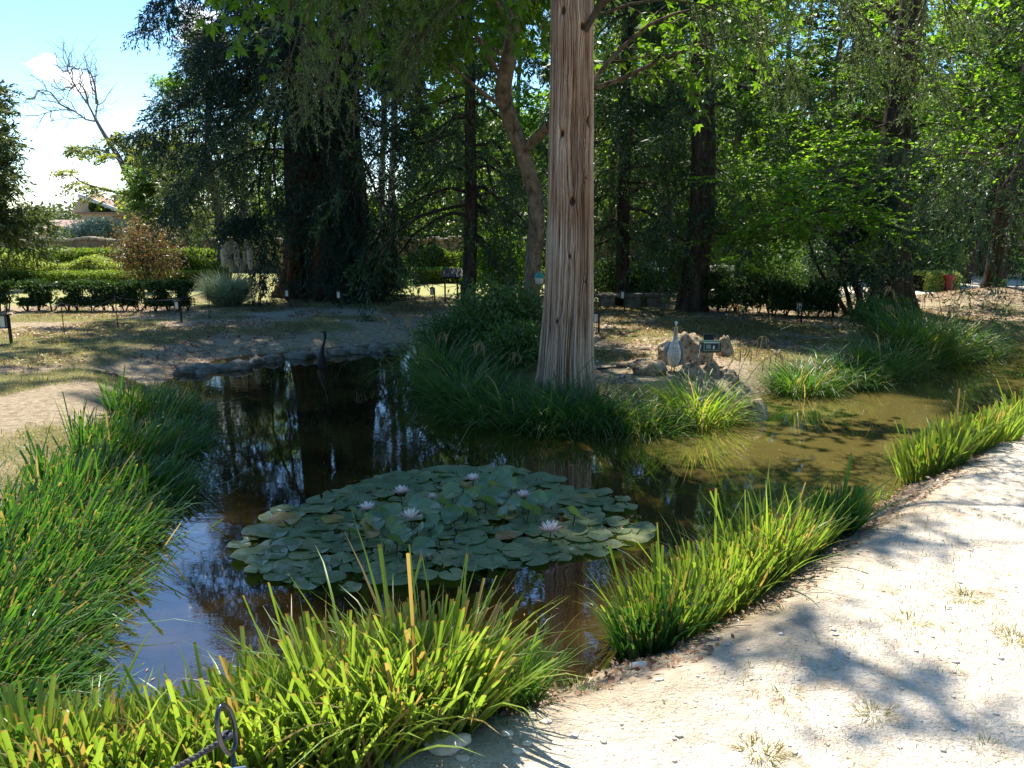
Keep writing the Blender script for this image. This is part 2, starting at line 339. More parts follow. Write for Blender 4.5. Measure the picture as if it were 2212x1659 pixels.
def tiles(name, c1, c2):
    m, t, out = newmat(name); c = nd(t, 'ShaderNodeTexCoord')
    w = nd(t, 'ShaderNodeTexWave', i={'Scale': 2.2, 'Distortion': 1.0, 'Detail': 3.0, 'Detail Scale': 3.0}); t.links.new(c.outputs['Object'], w.inputs['Vector'])
    n = nd(t, 'ShaderNodeTexNoise', i={'Scale': 2.5, 'Detail': 5.0}); t.links.new(c.outputs['Object'], n.inputs['Vector'])
    r = nd(t, 'ShaderNodeMixRGB'); r.inputs['Color1'].default_value = (*c1, 1); r.inputs['Color2'].default_value = (*c2, 1)
    a = nd(t, 'ShaderNodeMath', operation='MULTIPLY_ADD'); a.inputs[1].default_value = .5
    q = nd(t, 'ShaderNodeMath', operation='MULTIPLY'); q.inputs[1].default_value = .6
    t.links.new(n.outputs['Fac'], q.inputs[0]); t.links.new(w.outputs['Fac'], a.inputs[0]); t.links.new(q.outputs[0], a.inputs[2])
    t.links.new(a.outputs[0], r.inputs['Fac'])
    b = nd(t, 'ShaderNodeBsdfPrincipled'); b.inputs['Roughness'].default_value = .9; t.links.new(r.outputs[0], b.inputs['Base Color']); t.links.new(b.outputs[0], out.inputs[0]); return m
M['tiles'] = tiles('clay_tiles', (.17, .095, .065), (.29, .20, .15))

# ------------------------------------------------------------------ pond outline and terrain
WZ = -.25
shore_px = [(40, 1530), (300, 1560), (560, 1545), (850, 1500), (1100, 1440), (1200, 1420), (1330, 1370), (1450, 1310), (1600, 1200),
            (1760, 1110), (1880, 1045), (1960, 985), (2100, 945), (2230, 900), (2500, 830), (3300, 760), (3300, 700), (2500, 722), (2212, 738), (2130, 765),
            (2010, 800), (1860, 835), (1720, 850), (1640, 868), (1560, 905), (1480, 925), (1330, 915), (1200, 905), (1060, 885),
            (940, 850), (890, 815), (880, 775), (860, 757), (760, 765), (680, 775), (600, 782), (530, 795), (450, 805), (400, 830),
            (390, 900), (330, 1000), (230, 1110), (130, 1250), (60, 1400)]
shore = np.array([P(u, v, WZ)[:2] for u, v in shore_px])
def sdist(x, y):
    """distance to the pond outline, negative inside"""
    x = np.asarray(x, float); y = np.asarray(y, float)
    d = np.full(x.shape, 1e9); ins = np.zeros(x.shape, bool); n = len(shore)
    for i in range(n):
        a = shore[i]; b = shore[(i+1) % n]; e = b-a
        px_, py_ = x-a[0], y-a[1]
        t = np.clip((px_*e[0]+py_*e[1])/(e@e), 0, 1)
        d = np.minimum(d, np.hypot(px_-t*e[0], py_-t*e[1]))
        c = ((a[1] > y) != (b[1] > y))
        with np.errstate(divide='ignore', invalid='ignore'):
            xx = (b[0]-a[0])*(y-a[1])/(b[1]-a[1])+a[0]
        ins ^= c & (x < xx)
    return np.where(ins, -d, d)
def sst(a, b, x): t = np.clip((x-a)/(b-a), 0, 1); return t*t*(3-2*t)
def H(x, y, d=None):
    x = np.asarray(x, float); y = np.asarray(y, float)
    if d is None: d = sdist(x, y)
    d = d + .10*(fbm(x*2.3, y*2.3, 3, 5)-.45)
    wide = np.where((y > 9) & (x < 0), 2.6, .75)
    wide = np.where((y < 9) & (x < -1.5), 1.1, wide)
    z = -.34 + .34*sst(-.05, wide, d) - .45*sst(.0, .9, -d)
    z = z + .05*(fbm(x*.7, y*.7, 3, 9)-.45)*sst(.2, 1.5, d) + .018*(fbm(x*5, y*5, 3, 3)-.45)*sst(0, .4, d)
    # root mound under the right-hand tree, gentle rise on far right
    z = z + .30*np.exp(-(((x-11.5)/1.6)**2+((y-18.0)/1.2)**2))
    return z
def axis(lo, hi, fine, far):
    a = [0.0]
    while a[-1] < hi:
        a.append(a[-1]+fine*max(1, 1+(a[-1]-far)*.12 if a[-1] > far else 1))
    b = [0.0]
    while b[-1] < -lo:
        b.append(b[-1]+fine*max(1, 1+(b[-1]-far)*.12 if b[-1] > far else 1))
    return np.array(b[:0:-1])*-1, np.array(a)
xn, xp = axis(-600, 600, .055, 6); yn, yp = axis(-60, 900, .055, 12)
X = np.concatenate([xn, xp]); Y = np.concatenate([yn[yn < 0], yp]); Y = Y[(Y > -60)]
gx, gy = np.meshgrid(X, Y)
dd = sdist(gx, gy); gz = H(gx, gy, dd)
# surface kinds by place: 0..1 masks
n1 = fbm(gx*.9, gy*.9, 4, 21); n2 = fbm(gx*3.1, gy*3.1, 4, 33)
m_dummy = 0; path_y = 14.6+.25*(gx+6)*.35
m_sand = sst(.25, .95, dd+(n1-.45)*1.1)*((gy < 3.6+.95*gx) & (gx > -1.2))           # pale foreground path
far_right = sst(18.9, 19.7, gy+(n1-.45)*1.5)*sst(5.2, 6.2, gx)               # bright path at right
m_sand = np.maximum(m_sand, far_right)
m_sand = np.maximum(m_sand, .25*sst(.75, .35, np.abs(gy-(15.2+.02*gx))+(n1-.45)*.8)*(gx < -.5)*sst(-8.5, -5, gx))  # garden path
m_lawn = sst(16.3, 16.8, gy)*(gx < 3)*sst(40, 30, gy)
m_green = sst(.40, .58, n1+.18*(n2-.45))*(1-sst(0, 1, m_sand))
NX = len(X); NY = len(Y); idx = np.arange(NX*NY).reshape(NY, NX)
F = np.stack([idx[:-1, :-1], idx[:-1, 1:], idx[1:, 1:], idx[1:, :-1]], -1).reshape(-1, 4)
gm_, gt, gout = newmat('ground')
def att(t, n): return nd(t, 'ShaderNodeAttribute', attribute_name=n).outputs['Fac']
geo = nd(gt, 'ShaderNodeNewGeometry')
def gnoise(scale, det=5, rough=.65):
    n = nd(gt, 'ShaderNodeTexNoise', i={'Scale': scale, 'Detail': float(det), 'Roughness': rough}); gt.links.new(geo.outputs['Position'], n.inputs['Vector']); return n.outputs['Fac']
def gmix(f, a, b, lo=None, hi=None):
    mx = nd(gt, 'ShaderNodeMixRGB')
    if lo is not None:
        mr = nd(gt, 'ShaderNodeMapRange'); mr.inputs['From Min'].default_value = lo; mr.inputs['From Max'].default_value = hi; gt.links.new(f, mr.inputs['Value']); f = mr.outputs[0]
    gt.links.new(f, mx.inputs['Fac'])
    for k, c in (('Color1', a), ('Color2', b)):
        if isinstance(c, tuple): mx.inputs[k].default_value = (*c, 1)
        else: gt.links.new(c, mx.inputs[k])
    return mx.outputs[0]
soil = gmix(gnoise(14), (.22, .17, .11), (.42, .34, .23), .35, .65)
soil = gmix(gnoise(60, 3), soil, (.40, .34, .26), .58, .72)
green = gmix(gnoise(35), (.11, .11, .045), (.25, .22, .10), .35, .65)
sand = gmix(gnoise(9), (.64, .54, .41), (.78, .69, .56), .35, .62)
sand = gmix(gnoise(55, 3), sand, (.36, .28, .19), .60, .72)
sand = gmix(gnoise(3.0, 6, .75), sand, (.42, .32, .22), .53, .68)
lawn = gmix(gnoise(6), (.26, .27, .10), (.36, .34, .16), .35, .65)
c = gmix(att(gt, 'green'), soil, green); c = gmix(att(gt, 'lawn'), c, lawn); c = gmix(att(gt, 'sand'), c, sand)
c = gmix(att(gt, 'bed'), c, (.10, .075, .04))
gb = nd(gt, 'ShaderNodeBsdfPrincipled'); gb.inputs['Roughness'].default_value = .95; gb.inputs['Specular IOR Level'].default_value = .08
gt.links.new(c, gb.inputs['Base Color'])
bh = nd(gt, 'ShaderNodeMath', operation='ADD'); gt.links.new(gnoise(70, 4), bh.inputs[0]); gt.links.new(gnoise(16, 5), bh.inputs[1])
bp = nd(gt, 'ShaderNodeBump', i={'Strength': 1.0, 'Distance': .03}); gt.links.new(bh.outputs[0], bp.inputs['Height']); gt.links.new(bp.outputs[0], gb.inputs['Normal'])
gt.links.new(gb.outputs[0], gout.inputs[0])
g = mk('ground', np.stack([gx, gy, gz], -1), F, gm_, smooth=True, attr={'sand': m_sand, 'green': m_green, 'lawn': m_lawn, 'bed': sst(.20, .02, dd+.12*(n2-.45))})
tag(g, kind='structure')

# water
wm, wt, wout = newmat('pond_water')
wb = nd(wt, 'ShaderNodeBsdfPrincipled'); wb.inputs['Base Color'].default_value = (.075, .048, .012, 1); wb.inputs['Roughness'].default_value = .025
wb.inputs['IOR'].default_value = 1.7; wb.inputs['Specular IOR Level'].default_value = 1.0
wg = nd(wt, 'ShaderNodeNewGeometry')
cn = nd(wt, 'ShaderNodeTexNoise', i={'Scale': 1.6, 'Detail': 5.0, 'Roughness': .6}); wt.links.new(wg.outputs['Position'], cn.inputs['Vector'])
wr = nd(wt, 'ShaderNodeMapRange'); wr.inputs['From Min'].default_value = .42; wr.inputs['From Max'].default_value = .66; wt.links.new(cn.outputs['Fac'], wr.inputs['Value'])
wc = nd(wt, 'ShaderNodeMixRGB'); wc.inputs['Color1'].default_value = (.010, .0065, .0018, 1); wc.inputs['Color2'].default_value = (.040, .026, .006, 1)
wt.links.new(wr.outputs[0], wc.inputs['Fac'])
# sunlit look of the right-hand channel painted in as a lighter brown
wx = nd(wt, 'ShaderNodeSeparateXYZ'); wt.links.new(wg.outputs['Position'], wx.inputs[0])
wxr = nd(wt, 'ShaderNodeMapRange', interpolation_type='SMOOTHSTEP'); wxr.inputs['From Min'].default_value = .3; wxr.inputs['From Max'].default_value = 2.6; wt.links.new(wx.outputs[0], wxr.inputs['Value'])
wc2 = nd(wt, 'ShaderNodeMixRGB'); wc2.inputs['Color2'].default_value = (.086, .068, .020, 1); wt.links.new(wxr.outputs[0], wc2.inputs['Fac']); wt.links.new(wc.outputs[0], wc2.inputs['Color1']); wt.links.new(wc2.outputs[0], wb.inputs['Base Color'])
wmp = nd(wt, 'ShaderNodeMapping'); wmp.inputs['Scale'].default_value = (1, 1.6, 1); wt.links.new(wg.outputs['Position'], wmp.inputs[0])
w1 = nd(wt, 'ShaderNodeTexNoise', i={'Scale': 7.0, 'Detail': 3.0, 'Roughness': .5}); wt.links.new(wmp.outputs[0], w1.inputs['Vector'])
w2 = nd(wt, 'ShaderNodeTexNoise', i={'Scale': .8, 'Detail': 1.0}); wt.links.new(wg.outputs['Position'], w2.inputs['Vector'])
w2r = nd(wt, 'ShaderNodeMapRange'); w2r.inputs['From Min'].default_value = .42; w2r.inputs['From Max'].default_value = .62; w2r.inputs['To Min'].default_value = .12; wt.links.new(w2.outputs['Fac'], w2r.inputs['Value'])
w3 = nd(wt, 'ShaderNodeMath', operation='MULTIPLY'); wt.links.new(w1.outputs['Fac'], w3.inputs[0]); wt.links.new(w2r.outputs[0], w3.inputs[1])
wbp = nd(wt, 'ShaderNodeBump', i={'Strength': .06, 'Distance': .02}); wt.links.new(w3.outputs[0], wbp.inputs['Height']); wt.links.new(wbp.outputs[0], wb.inputs['Normal'])
wt.links.new(wb.outputs[0], wout.inputs[0])
lo = shore.min(0)-.3; hi = shore.max(0)+.3
o = mk('pond_water', [(lo[0], lo[1], WZ), (hi[0], lo[1], WZ), (hi[0], hi[1], WZ), (lo[0], hi[1], WZ)], [(0, 1, 2, 3)], wm); tag(o, kind='structure')

# ------------------------------------------------------------------ plant generators
def grow(p, D, L, K=5, droop=.3, wob=.12):
    N = len(p); s = np.linspace(0, 1, K)[None, :, None]
    L = np.asarray(L)[:, None, None]
    c = p[:, None]+D[:, None]*L*s+np.array([0, 0, -1.])*np.asarray(droop).reshape(-1, 1, 1)*L*s**2
    w = np.cumsum(rng.normal(0, wob/K, (N, K, 3)), 1)*L; w[:, 0] = 0
    return c+w
def along(C, n, t0=.15, t1=1.0, jitter=True):
    """n samples per curve -> pos, tangent, t, owner"""
    Mn, K, _ = C.shape
    t = (np.linspace(t0, t1, n)[None]+(rnd(-.5, .5, (Mn, n))*(t1-t0)/n if jitter else 0)).clip(0, .999)
    f = t*(K-1); i = f.astype(int); f = (f-i)[..., None]; m = np.arange(Mn)[:, None]
    a = C[m, i]; b = C[m, i+1]
    return (a*(1-f)+b*f).reshape(-1, 3), nrm(b-a).reshape(-1, 3), t.reshape(-1), np.repeat(np.arange(Mn), n)
def side_dirs(T, ang, flat=.7, up=0):
    """directions leaving tangent T sideways; flat -> stays in the horizontal plane"""
    n = len(T); up_ = np.array([0, 0, 1.])
    s = nrm(np.cross(T, up_+1e-3)); v = np.cross(s, T)
    phi = np.where(rng.random(n) < .5, 0, pi)+rng.normal(0, (1-flat)*2.2+.05, n)
    o = s*np.cos(phi)[:, None]+v*np.sin(phi)[:, None]
    a = rng.normal(ang, .18, n)[:, None]
    d = T*np.cos(a)+o*np.sin(a); d[:, 2] += up
    return nrm(d)
def leafq(p, D, Nv, L, Wd, fold=.12):
    n = len(p); D = nrm(D); s = nrm(np.cross(D, Nv)); u = np.cross(s, D)
    L = np.asarray(L).reshape(-1, 1)*np.ones((n, 1)); Wd = np.asarray(Wd).reshape(-1, 1)*np.ones((n, 1))
    V = np.stack([p, p+D*L*.45+s*Wd/2+u*Wd*fold, p+D*L, p+D*L*.45-s*Wd/2+u*Wd*fold], 1).reshape(-1, 3)
    return V, np.arange(4*n).reshape(n, 4)
def palmate(p, D, Nv, L, k=5, wr=.36):
    D = nrm(D); s = nrm(np.cross(D, Nv)); n = len(p); out = []
    for j in range(k):
        a = (j-(k-1)/2)*radians(42)
        l = L*(1-.32*abs(j-(k-1)/2)/((k-1)/2))
        d = D*cos(a)+s*sin(a)+np.array([0, 0, -.25])
        out.append(leafq(p, d, Nv, l, l*wr, fold=.05))
    return joinVF(*out)
def leaves(C, n, L, Wd, spread=.6, mode='up', t0=.1, lv=.3, off=0.0):
    """leaves along twig curves"""
    p, T, t, own = along(C, n, t0, 1.0); m = len(p)
    up = np.array([0, 0, 1.])
    if mode == 'hang': D = nrm(T*.4+rng.normal(0, .35, (m, 3))+np.array([0, 0, -.9])); Nv = rng.normal(0, 1, (m, 3))
    elif mode == 'rand': D = nrm(T+rng.normal(0, spread, (m, 3))); Nv = rng.normal(0, 1, (m, 3))
    else: D = side_dirs(T, .8, .85); Nv = up+rng.normal(0, .35, (m, 3))
    Ls = L*rng.uniform(1-lv, 1+lv, m)
    if off: p = p+rng.normal(0, off, (m, 3))
    if mode == 'palm': return palmate(p, nrm(side_dirs(T, .8, .5)+np.array([0, 0, -.25])), up+rng.normal(0, .45, (m, 3)), Ls)
    return leafq(p, D, Nv, Ls, Ls*Wd/L)
def ground_z(x, y): return float(H(np.array([x]), np.array([y]))[0])
def trunk_mesh(pts, rad, K=40, sides=20, flare=.35, ridg=.10, rf=14):
    c = resample(pts, K); r = np.interp(np.linspace(0, 1, K), np.linspace(0, 1, len(rad)), rad)
    a = np.arange(sides)*2*pi/sides
    zz = c[:, 2]-c[0, 2]
    rr = r[:, None]*(1+flare*np.exp(-zz[:, None]/max(.25, r[0]*1.3))*(1+.5*np.sin(5*a+1)[None]))
    A_, Z_ = np.meshgrid(a, zz)
    rr = rr*(1+ridg*(vnoise(A_/(2*pi)*rf, Z_*.7, 3, rf)-.5)*2)
    T = nrm(np.gradient(c, axis=0)); x = nrm(np.cross(T, np.array([0, 1., 0]))); y = np.cross(T, x)
    V = c[:, None]+rr[..., None]*(x[:, None]*np.cos(a)[None, :, None]+y[:, None]*np.sin(a)[None, :, None])
    idx = np.arange(K*sides).reshape(K, sides)
    F = np.stack([idx[:-1], np.roll(idx[:-1], -1, 1), np.roll(idx[1:], -1, 1), idx[1:]], -1).reshape(-1, 4)
    return V.reshape(-1, 3), F, c, r
def limbset(c, n, t0, t1, L0, L1, e0, e1, az=None, droop=.3, wob=.25, K=7, shape=None):
    """n limbs leaving trunk curve c between params t0..t1"""
    t = np.sort(rnd(t0, t1, n)); f = t*(len(c)-1); i = np.clip(f.astype(int), 0, len(c)-2); f = (f-i)[:, None]
    p = c[i]*(1-f)+c[i+1]*f; q = (t-t0)/(t1-t0)
    a = (np.arange(n)*2.399+rnd(0, .7, n)) if az is None else rnd(az[0], az[1], n)   # azimuth from +Y to +X
    e = e0+(e1-e0)*q+rng.normal(0, .12, n)
    D = np.stack([np.sin(a)*np.cos(e), np.cos(a)*np.cos(e), np.sin(e)], -1)
    L = (L0+(L1-L0)*q)*rng.uniform(.7, 1.15, n)
    if shape: L *= shape(q)
    return grow(p, D, L, K, droop, wob), L
def foliage(limbs, L, sub=8, subf=.4, suba=.9, subdroop=.25, tw=7, twl=.35, twdroop=.3, nl=10, leaf=.08, wid=.04, mode='up', flat=.8, t0=.2, off=0.0, lr=.03, spread=.6, twig_r=.004, lv=.3, tube_tw=False):
    """limbs -> subs -> twigs -> leaves; returns (wood VF, leaf VF)"""
    Mn, K, _ = limbs.shape
    p, T, t, own = along(limbs, sub, t0, 1.0)
    Ls = L[own]*subf*(1.15-t*.75)*rng.uniform(.6, 1.2, len(p))
    subs = grow(p, side_dirs(T, suba, flat), Ls, 5, subdroop, .2)
    p, T, t2, own2 = along(subs, tw, .1, 1.0)
    Lt = twl*rng.uniform(.6, 1.3, len(p))
    tws = grow(p, side_dirs(T, .8, flat), Lt, 4, twdroop, .15)
    # limb ends carry twigs too
    lv_ = leaves(tws, nl, leaf, wid, spread, mode, lv=lv, off=off)
    s = np.linspace(1, .15, K)[None]
    wood = [tubes(limbs, lr*(L/L.mean())[:, None]*s, 6), tubes(subs, (lr*.28)*np.linspace(1, .3, 5)[None]*np.ones((len(subs), 1)), 3)]
    if tube_tw: wood.append(tubes(tws, twig_r*np.linspace(1, .4, 4)[None]*np.ones((len(tws), 1)), 3))
    return joinVF(*wood), lv_
def build_tree(name, label, base, trunk, rad, specs, leafm, barkm, group=None, cat='tree', K=40, sides=18, flare=.35, ridg=.1, limbs_manual=None, rf=14):
    base = np.asarray(base, float)
    rt = root(name, base, label, cat, group)
    V, F, c, r = trunk_mesh(trunk, rad, K, sides, flare, ridg, rf)
    mk('trunk', V, F, barkm, rt, smooth=True)
    ws, ls = [], []
    for sp in specs:
        sp = dict(sp); kw = {k: sp.pop(k) for k in list(sp) if k in ('sub', 'subf', 'suba', 'subdroop', 'tw', 'twl', 'twdroop', 'nl', 'leaf', 'wid', 'mode', 'flat', 'off', 'lr', 'spread', 'twig_r', 'lv', 'tube_tw')}
        ft0 = sp.pop('ft0', .2)
        if 'curves' in sp: lb = sp['curves']; L = np.linalg.norm(np.diff(lb, axis=1), axis=-1).sum(1)
        else: lb, L = limbset(c, **sp)
        w, l = foliage(lb, L, t0=ft0, **kw); ws.append(w); ls.append(l)
    if ws:
        V, F = joinVF(*ws); mk('branches', V, F, barkm if barkm is not M['bark_red'] else M['bark_dark'], rt)
        V, F = joinVF(*ls); mk('crown', V, F, leafm, rt)
    return rt
def blades(p, az, lean, curv, L, Wd, cut, K=5, twist=None, fold=.25):
    """grass/iris blades: (N) arrays; returns V,F,h"""
    N = len(p); s = np.linspace(0, 1, K+1)
    th = lean[:, None]+curv[:, None]*s[None]**1.5
    ds = (L/K)[:, None]
    hx = np.concatenate([np.zeros((N, 1)), np.cumsum(np.sin(th[:, :-1])*ds, 1)], 1); hz = np.concatenate([np.zeros((N, 1)), np.cumsum(np.cos(th[:, :-1])*ds, 1)], 1)
    d = np.stack([np.sin(az), np.cos(az), 0*az], -1)
    c = p[:, None]+d[:, None]*hx[..., None]+np.array([0, 0, 1.])*hz[..., None]
    tw = (az+pi/2+(rng.normal(0, .7, N) if twist is None else twist))
    sd_ = np.stack([np.sin(tw), np.cos(tw), 0*tw], -1)[:, None]
    prof = np.where(cut[:, None], np.interp(s, [0, .15, 1], [.7, 1, .95])[None], np.interp(s, [0, .2, .6, 1], [.7, 1, .8, .03])[None])
    w = (Wd[:, None]*prof)[..., None]/2
    nn = np.cross(sd_, np.array([0, 0, 1.]))
    V = np.stack([c-sd_*w, c+nn*w*fold*2, c+sd_*w], 2)           # N,K+1,3,3
    idx = np.arange(N*(K+1)*3).reshape(N, K+1, 3)
    F = np.stack([idx[:, :-1, :2], idx[:, :-1, 1:], idx[:, 1:, 1:], idx[:, 1:, :2]], -1).reshape(-1, 4)
    h = np.where(cut[:, None], s[None], s[None]*.94)
    h = np.repeat(h[..., None], 3, -1)
    return V.reshape(-1, 3), F, h.reshape(-1)
def clump(name, label, cen, n, rx, ry, rot, hgt, wid, mat, cutf=.9, lean=(.05, .5), curv=(.0, .5), lean_to=None, cat='plant', group=None, longf=.05, K=5, drop=0.0, outward=True):
    cx, cy = cen
    a = rnd(0, 2*pi, n); q = np.sqrt(rng.random(n))
    x0 = np.cos(a)*q*rx; y0 = np.sin(a)*q*ry
    x = cx+x0*cos(rot)-y0*sin(rot); y = cy+x0*sin(rot)+y0*cos(rot)
    z = H(x, y)-.02
    az = np.arctan2(x-cx, y-cy)+rng.normal(0, .7, n)
    ln = lean[0]+(lean[1]-lean[0])*q*rng.uniform(.4, 1.2, n)
    if lean_to is not None:      # lean bias (azimuth, amount)
        vx = np.sin(az)*ln+sin(lean_to[0])*lean_to[1]; vy = np.cos(az)*ln+cos(lean_to[0])*lean_to[1]
        az = np.arctan2(vx, vy); ln = np.minimum(np.hypot(vx, vy), 1.3)
    cut = rng.random(n) < cutf
    L = hgt*np.where(cut, rng.uniform(.5, 1.12, n)*(1-.25*q), rng.uniform(.7, 1.25, n))
    lg = rng.random(n) < longf; L = np.where(lg, L*1.45, L)
    cv = np.where(cut, rng.uniform(curv[0], curv[1], n)*.6, rng.uniform(curv[0]+.3, curv[1]+1.1, n))
    V, F, h = blades(np.stack([x, y, z], -1), az, ln, cv, L, wid*rng.uniform(.7, 1.25, n), cut, K)
    base = np.array([cx, cy, ground_z(cx, cy)])
    o = mk(name, V, F, mat, origin=base, attr={'h': h}); return tag(o, label, cat, group)

# ================================================================== big trees
# --- the pale fibrous trunk on the far bank
def central_tree():
    ctr = [A(1224, 838, 8.0), A(1223, 780, 7.9), A(1229, 600, 7.9), A(1232, 400, 7.9), A(1235, 150, 7.95), A(1236, -100, 8.0), A(1238, -350, 8.1), np.array([.68, 8.3, 8.4])]
    ctr[0][2] = ground_z(ctr[0][0], 7.9)-.15
    wpx = [146, 124, 110, 100, 93, 90, 80, 45]
    rad = [w/2*7.35/1659 for w in wpx]
    K, Sd = 520, 620
    c = resample(ctr, K); t = np.linspace(0, 1, K); r = np.interp(t, np.linspace(0, 1, len(rad)), rad)
    a = np.arange(Sd)*2*pi/Sd; A_, Z_ = np.meshgrid(a, c[:, 2])
    R_ = r[:, None]*np.ones((1, Sd))
    # knots: (u, v) picture spots on the near face
    kn = [(1212, 292, .05), (1233, 438, .055), (1227, 553, .03), (1262, 605, .028), (1263, 387, .03), (1256, 64, .05), (1268, 265, .05), (1262, 315, .02), (1222, 180, .02), (1200, 690, .03), (1215, 30, .05)]
    u_ = A_/(2*pi); warp = .018*(fbm(Z_*.8, A_*0+3, 3, 4)-.45)+.005*(vnoise(u_*14, Z_*2.2, 8, 14)-.5)
    knd = np.zeros_like(A_)
    for (ku, kv, kr) in kn:
        kp = A(ku, kv, 7.9); i = np.argmin(np.abs(c[:, 2]-kp[2])); zc = c[i, 2]
        s_ = np.clip((kp[0]-c[i, 0])/r[i], -.97, .97); ang = -np.arccos(s_)      # near face is towards -Y
        da = np.mod(A_-ang+pi, 2*pi)-pi; dx = da*r[i]; dz = (Z_-zc)
        q = np.hypot(dx, dz*.62); g_ = np.exp(-(q/(kr*1.9))**2)
        warp = warp+np.sign(dx)*g_*.012*np.exp(-np.abs(dz)/.25)
        knd = knd+g_*1.1*kr*.4 - np.exp(-(q/(kr*.55))**2)*kr*1.1
    n1_ = np.abs(vnoise((u_+warp)*150, Z_*.8, 1, 150)-.5)*2; n2_ = np.abs(vnoise((u_+warp*1.3)*260, Z_*2.0+5, 2, 260)-.5)*2
    n3_ = vnoise((u_+warp)*17, Z_*.5, 5, 17)
    hgt = (.65*np.sqrt(n1_)+.35*np.sqrt(n2_))
    flare = .20*np.exp(-(Z_-c[0, 2])/.33)*(1+.25*np.sin(6*A_+.8)+.15*np.sin(11*A_))
    cav = np.exp(-np.abs(knd.clip(None, 0))*0)
    R_ = R_*(1+flare)+.026*(hgt-.6)+.016*(n3_-.5)+knd
    V = c[:, None]+np.stack([np.cos(A_)*R_, np.sin(A_)*R_, 0*R_], -1)
    idx = np.arange(K*Sd).reshape(K, Sd)
    F = np.stack([idx[:-1], np.roll(idx[:-1], -1, 1), np.roll(idx[1:], -1, 1), idx[1:]], -1).reshape(-1, 4)
    rt = root('cedar_tree', ctr[0], 'big tree with pale fibrous grooved bark and knots rising from the far bank grass', 'tree')
    m, tt, out = newmat('fibrous_bark')
    ha = nd(tt, 'ShaderNodeAttribute', attribute_name='h'); rp = nd(tt, 'ShaderNodeValToRGB'); e = rp.color_ramp.elements
    e[0].position = .22; e[0].color = (.075, .042, .025, 1); e[1].position = .86; e[1].color = (.48, .385, .30, 1)
    x = e.new(.52); x.color = (.27, .175, .12, 1)
    co = nd(tt, 'ShaderNodeTexCoord'); mp_ = nd(tt, 'ShaderNodeMapping'); mp_.inputs['Scale'].default_value = (22, 22, 1.2)
    no = nd(tt, 'ShaderNodeTexNoise', i={'Scale': 2.0, 'Detail': 7.0, 'Roughness': .7}); tt.links.new(co.outputs['Object'], mp_.inputs[0]); tt.links.new(mp_.outputs[0], no.inputs['Vector'])
    ad = nd(tt, 'ShaderNodeMath', operation='MULTIPLY_ADD'); ad.inputs[1].default_value = .9; tt.links.new(no.outputs['Fac'], ad.inputs[0])
    sb = nd(tt, 'ShaderNodeMath', operation='SUBTRACT'); sb.inputs[1].default_value = .45; tt.links.new(ha.outputs['Fac'], sb.inputs[0]); tt.links.new(sb.outputs[0], ad.inputs[2]); tt.links.new(ad.outputs[0], rp.inputs['Fac'])
    n5 = nd(tt, 'ShaderNodeTexNoise', i={'Scale': 1.6, 'Detail': 3.0}); tt.links.new(co.outputs['Object'], n5.inputs['Vector'])
    r5 = nd(tt, 'ShaderNodeMapRange'); r5.inputs['From Min'].default_value = .45; r5.inputs['From Max'].default_value = .65; tt.links.new(n5.outputs['Fac'], r5.inputs['Value'])
    m5 = nd(tt, 'ShaderNodeMixRGB', blend_type='MULTIPLY'); m5.inputs['Color2'].default_value = (.90, .80, .71, 1); tt.links.new(r5.outputs[0], m5.inputs['Fac']); tt.links.new(rp.outputs[0], m5.inputs['Color1'])
    b = nd(tt, 'ShaderNodeBsdfPrincipled'); b.inputs['Roughness'].default_value = .92; b.inputs['Specular IOR Level'].default_value = .1; tt.links.new(m5.outputs[0], b.inputs['Base Color'])
    bp_ = nd(tt, 'ShaderNodeBump', i={'Strength': .6, 'Distance': .01}); tt.links.new(no.outputs['Fac'], bp_.inputs['Height']); tt.links.new(bp_.outputs[0], b.inputs['Normal'])
    tt.links.new(b.outputs[0], out.inputs[0])
    kd = np.clip(hgt*1.0 + np.where(knd < -.003, knd*30, 0) + .3*(n3_-.5), 0, 1)
    mk('trunk', V, F, m, rt, smooth=True, attr={'h': kd})
    # stub of a limb leaving at the top right, seen at the frame edge
    C = resample([ctr[4]+[.08, -.1, .25], A(1290, 20, 7.7), A(1345, -60, 7.4), A(1480, -190, 6.9)], 12)
    tv, tf = tube(C, np.linspace(.032, .022, 12), 10); ws, ls = [(tv, tf)], []
    # foliage-bearing limbs: near hanging sprays right and left, then the cone above
    def cv(*pp): return resample([A(*q) for q in pp], 7)
    man = np.array([cv((1290, 20, 7.7), (1450, -90, 7.3), (1700, -60, 6.9), (1900, 60, 6.6), (2000, 150, 6.5)),
                    cv((1290, 0, 7.7), (1450, -150, 7.5), (1650, -140, 7.4), (1800, -20, 7.2), (1880, 100, 7.2)),
                    cv((1270, -100, 7.8), (1500, -260, 7.0), (1750, -230, 6.5), (1950, -100, 6.2), (2060, 10, 6.0)),
                    cv((1300, 30, 7.9), (1400, 0, 7.9), (1520, 10, 7.8), (1640, 70, 7.7), (1720, 160, 7.7)),
                    cv((1200, -150, 7.9), (1000, -260, 7.4), (800, -190, 7.0), (680, -20, 6.8), (620, 150, 6.7)),
                    cv((1200, -120, 7.9), (1050, -180, 7.8), (880, -100, 7.6), (760, 60, 7.5), (690, 215, 7.5)),
                    cv((1210, -60, 8), (1100, -60, 8.3), (1000, 0, 8.6), (900, 80, 8.8), (860, 160, 9)),
                    ])
    L = np.linalg.norm(np.diff(man, axis=1), axis=-1).sum(1)
    w, l = foliage(man, L, t0=.4, sub=20, subf=.26, suba=.8, subdroop=.55, tw=10, twl=.20, twdroop=.35, nl=22, leaf=.034, wid=.0085, mode='rand', flat=.35, spread=.5, lr=.022, tube_tw=True, twig_r=.0022)
    ws.append(w); ls.append(l)
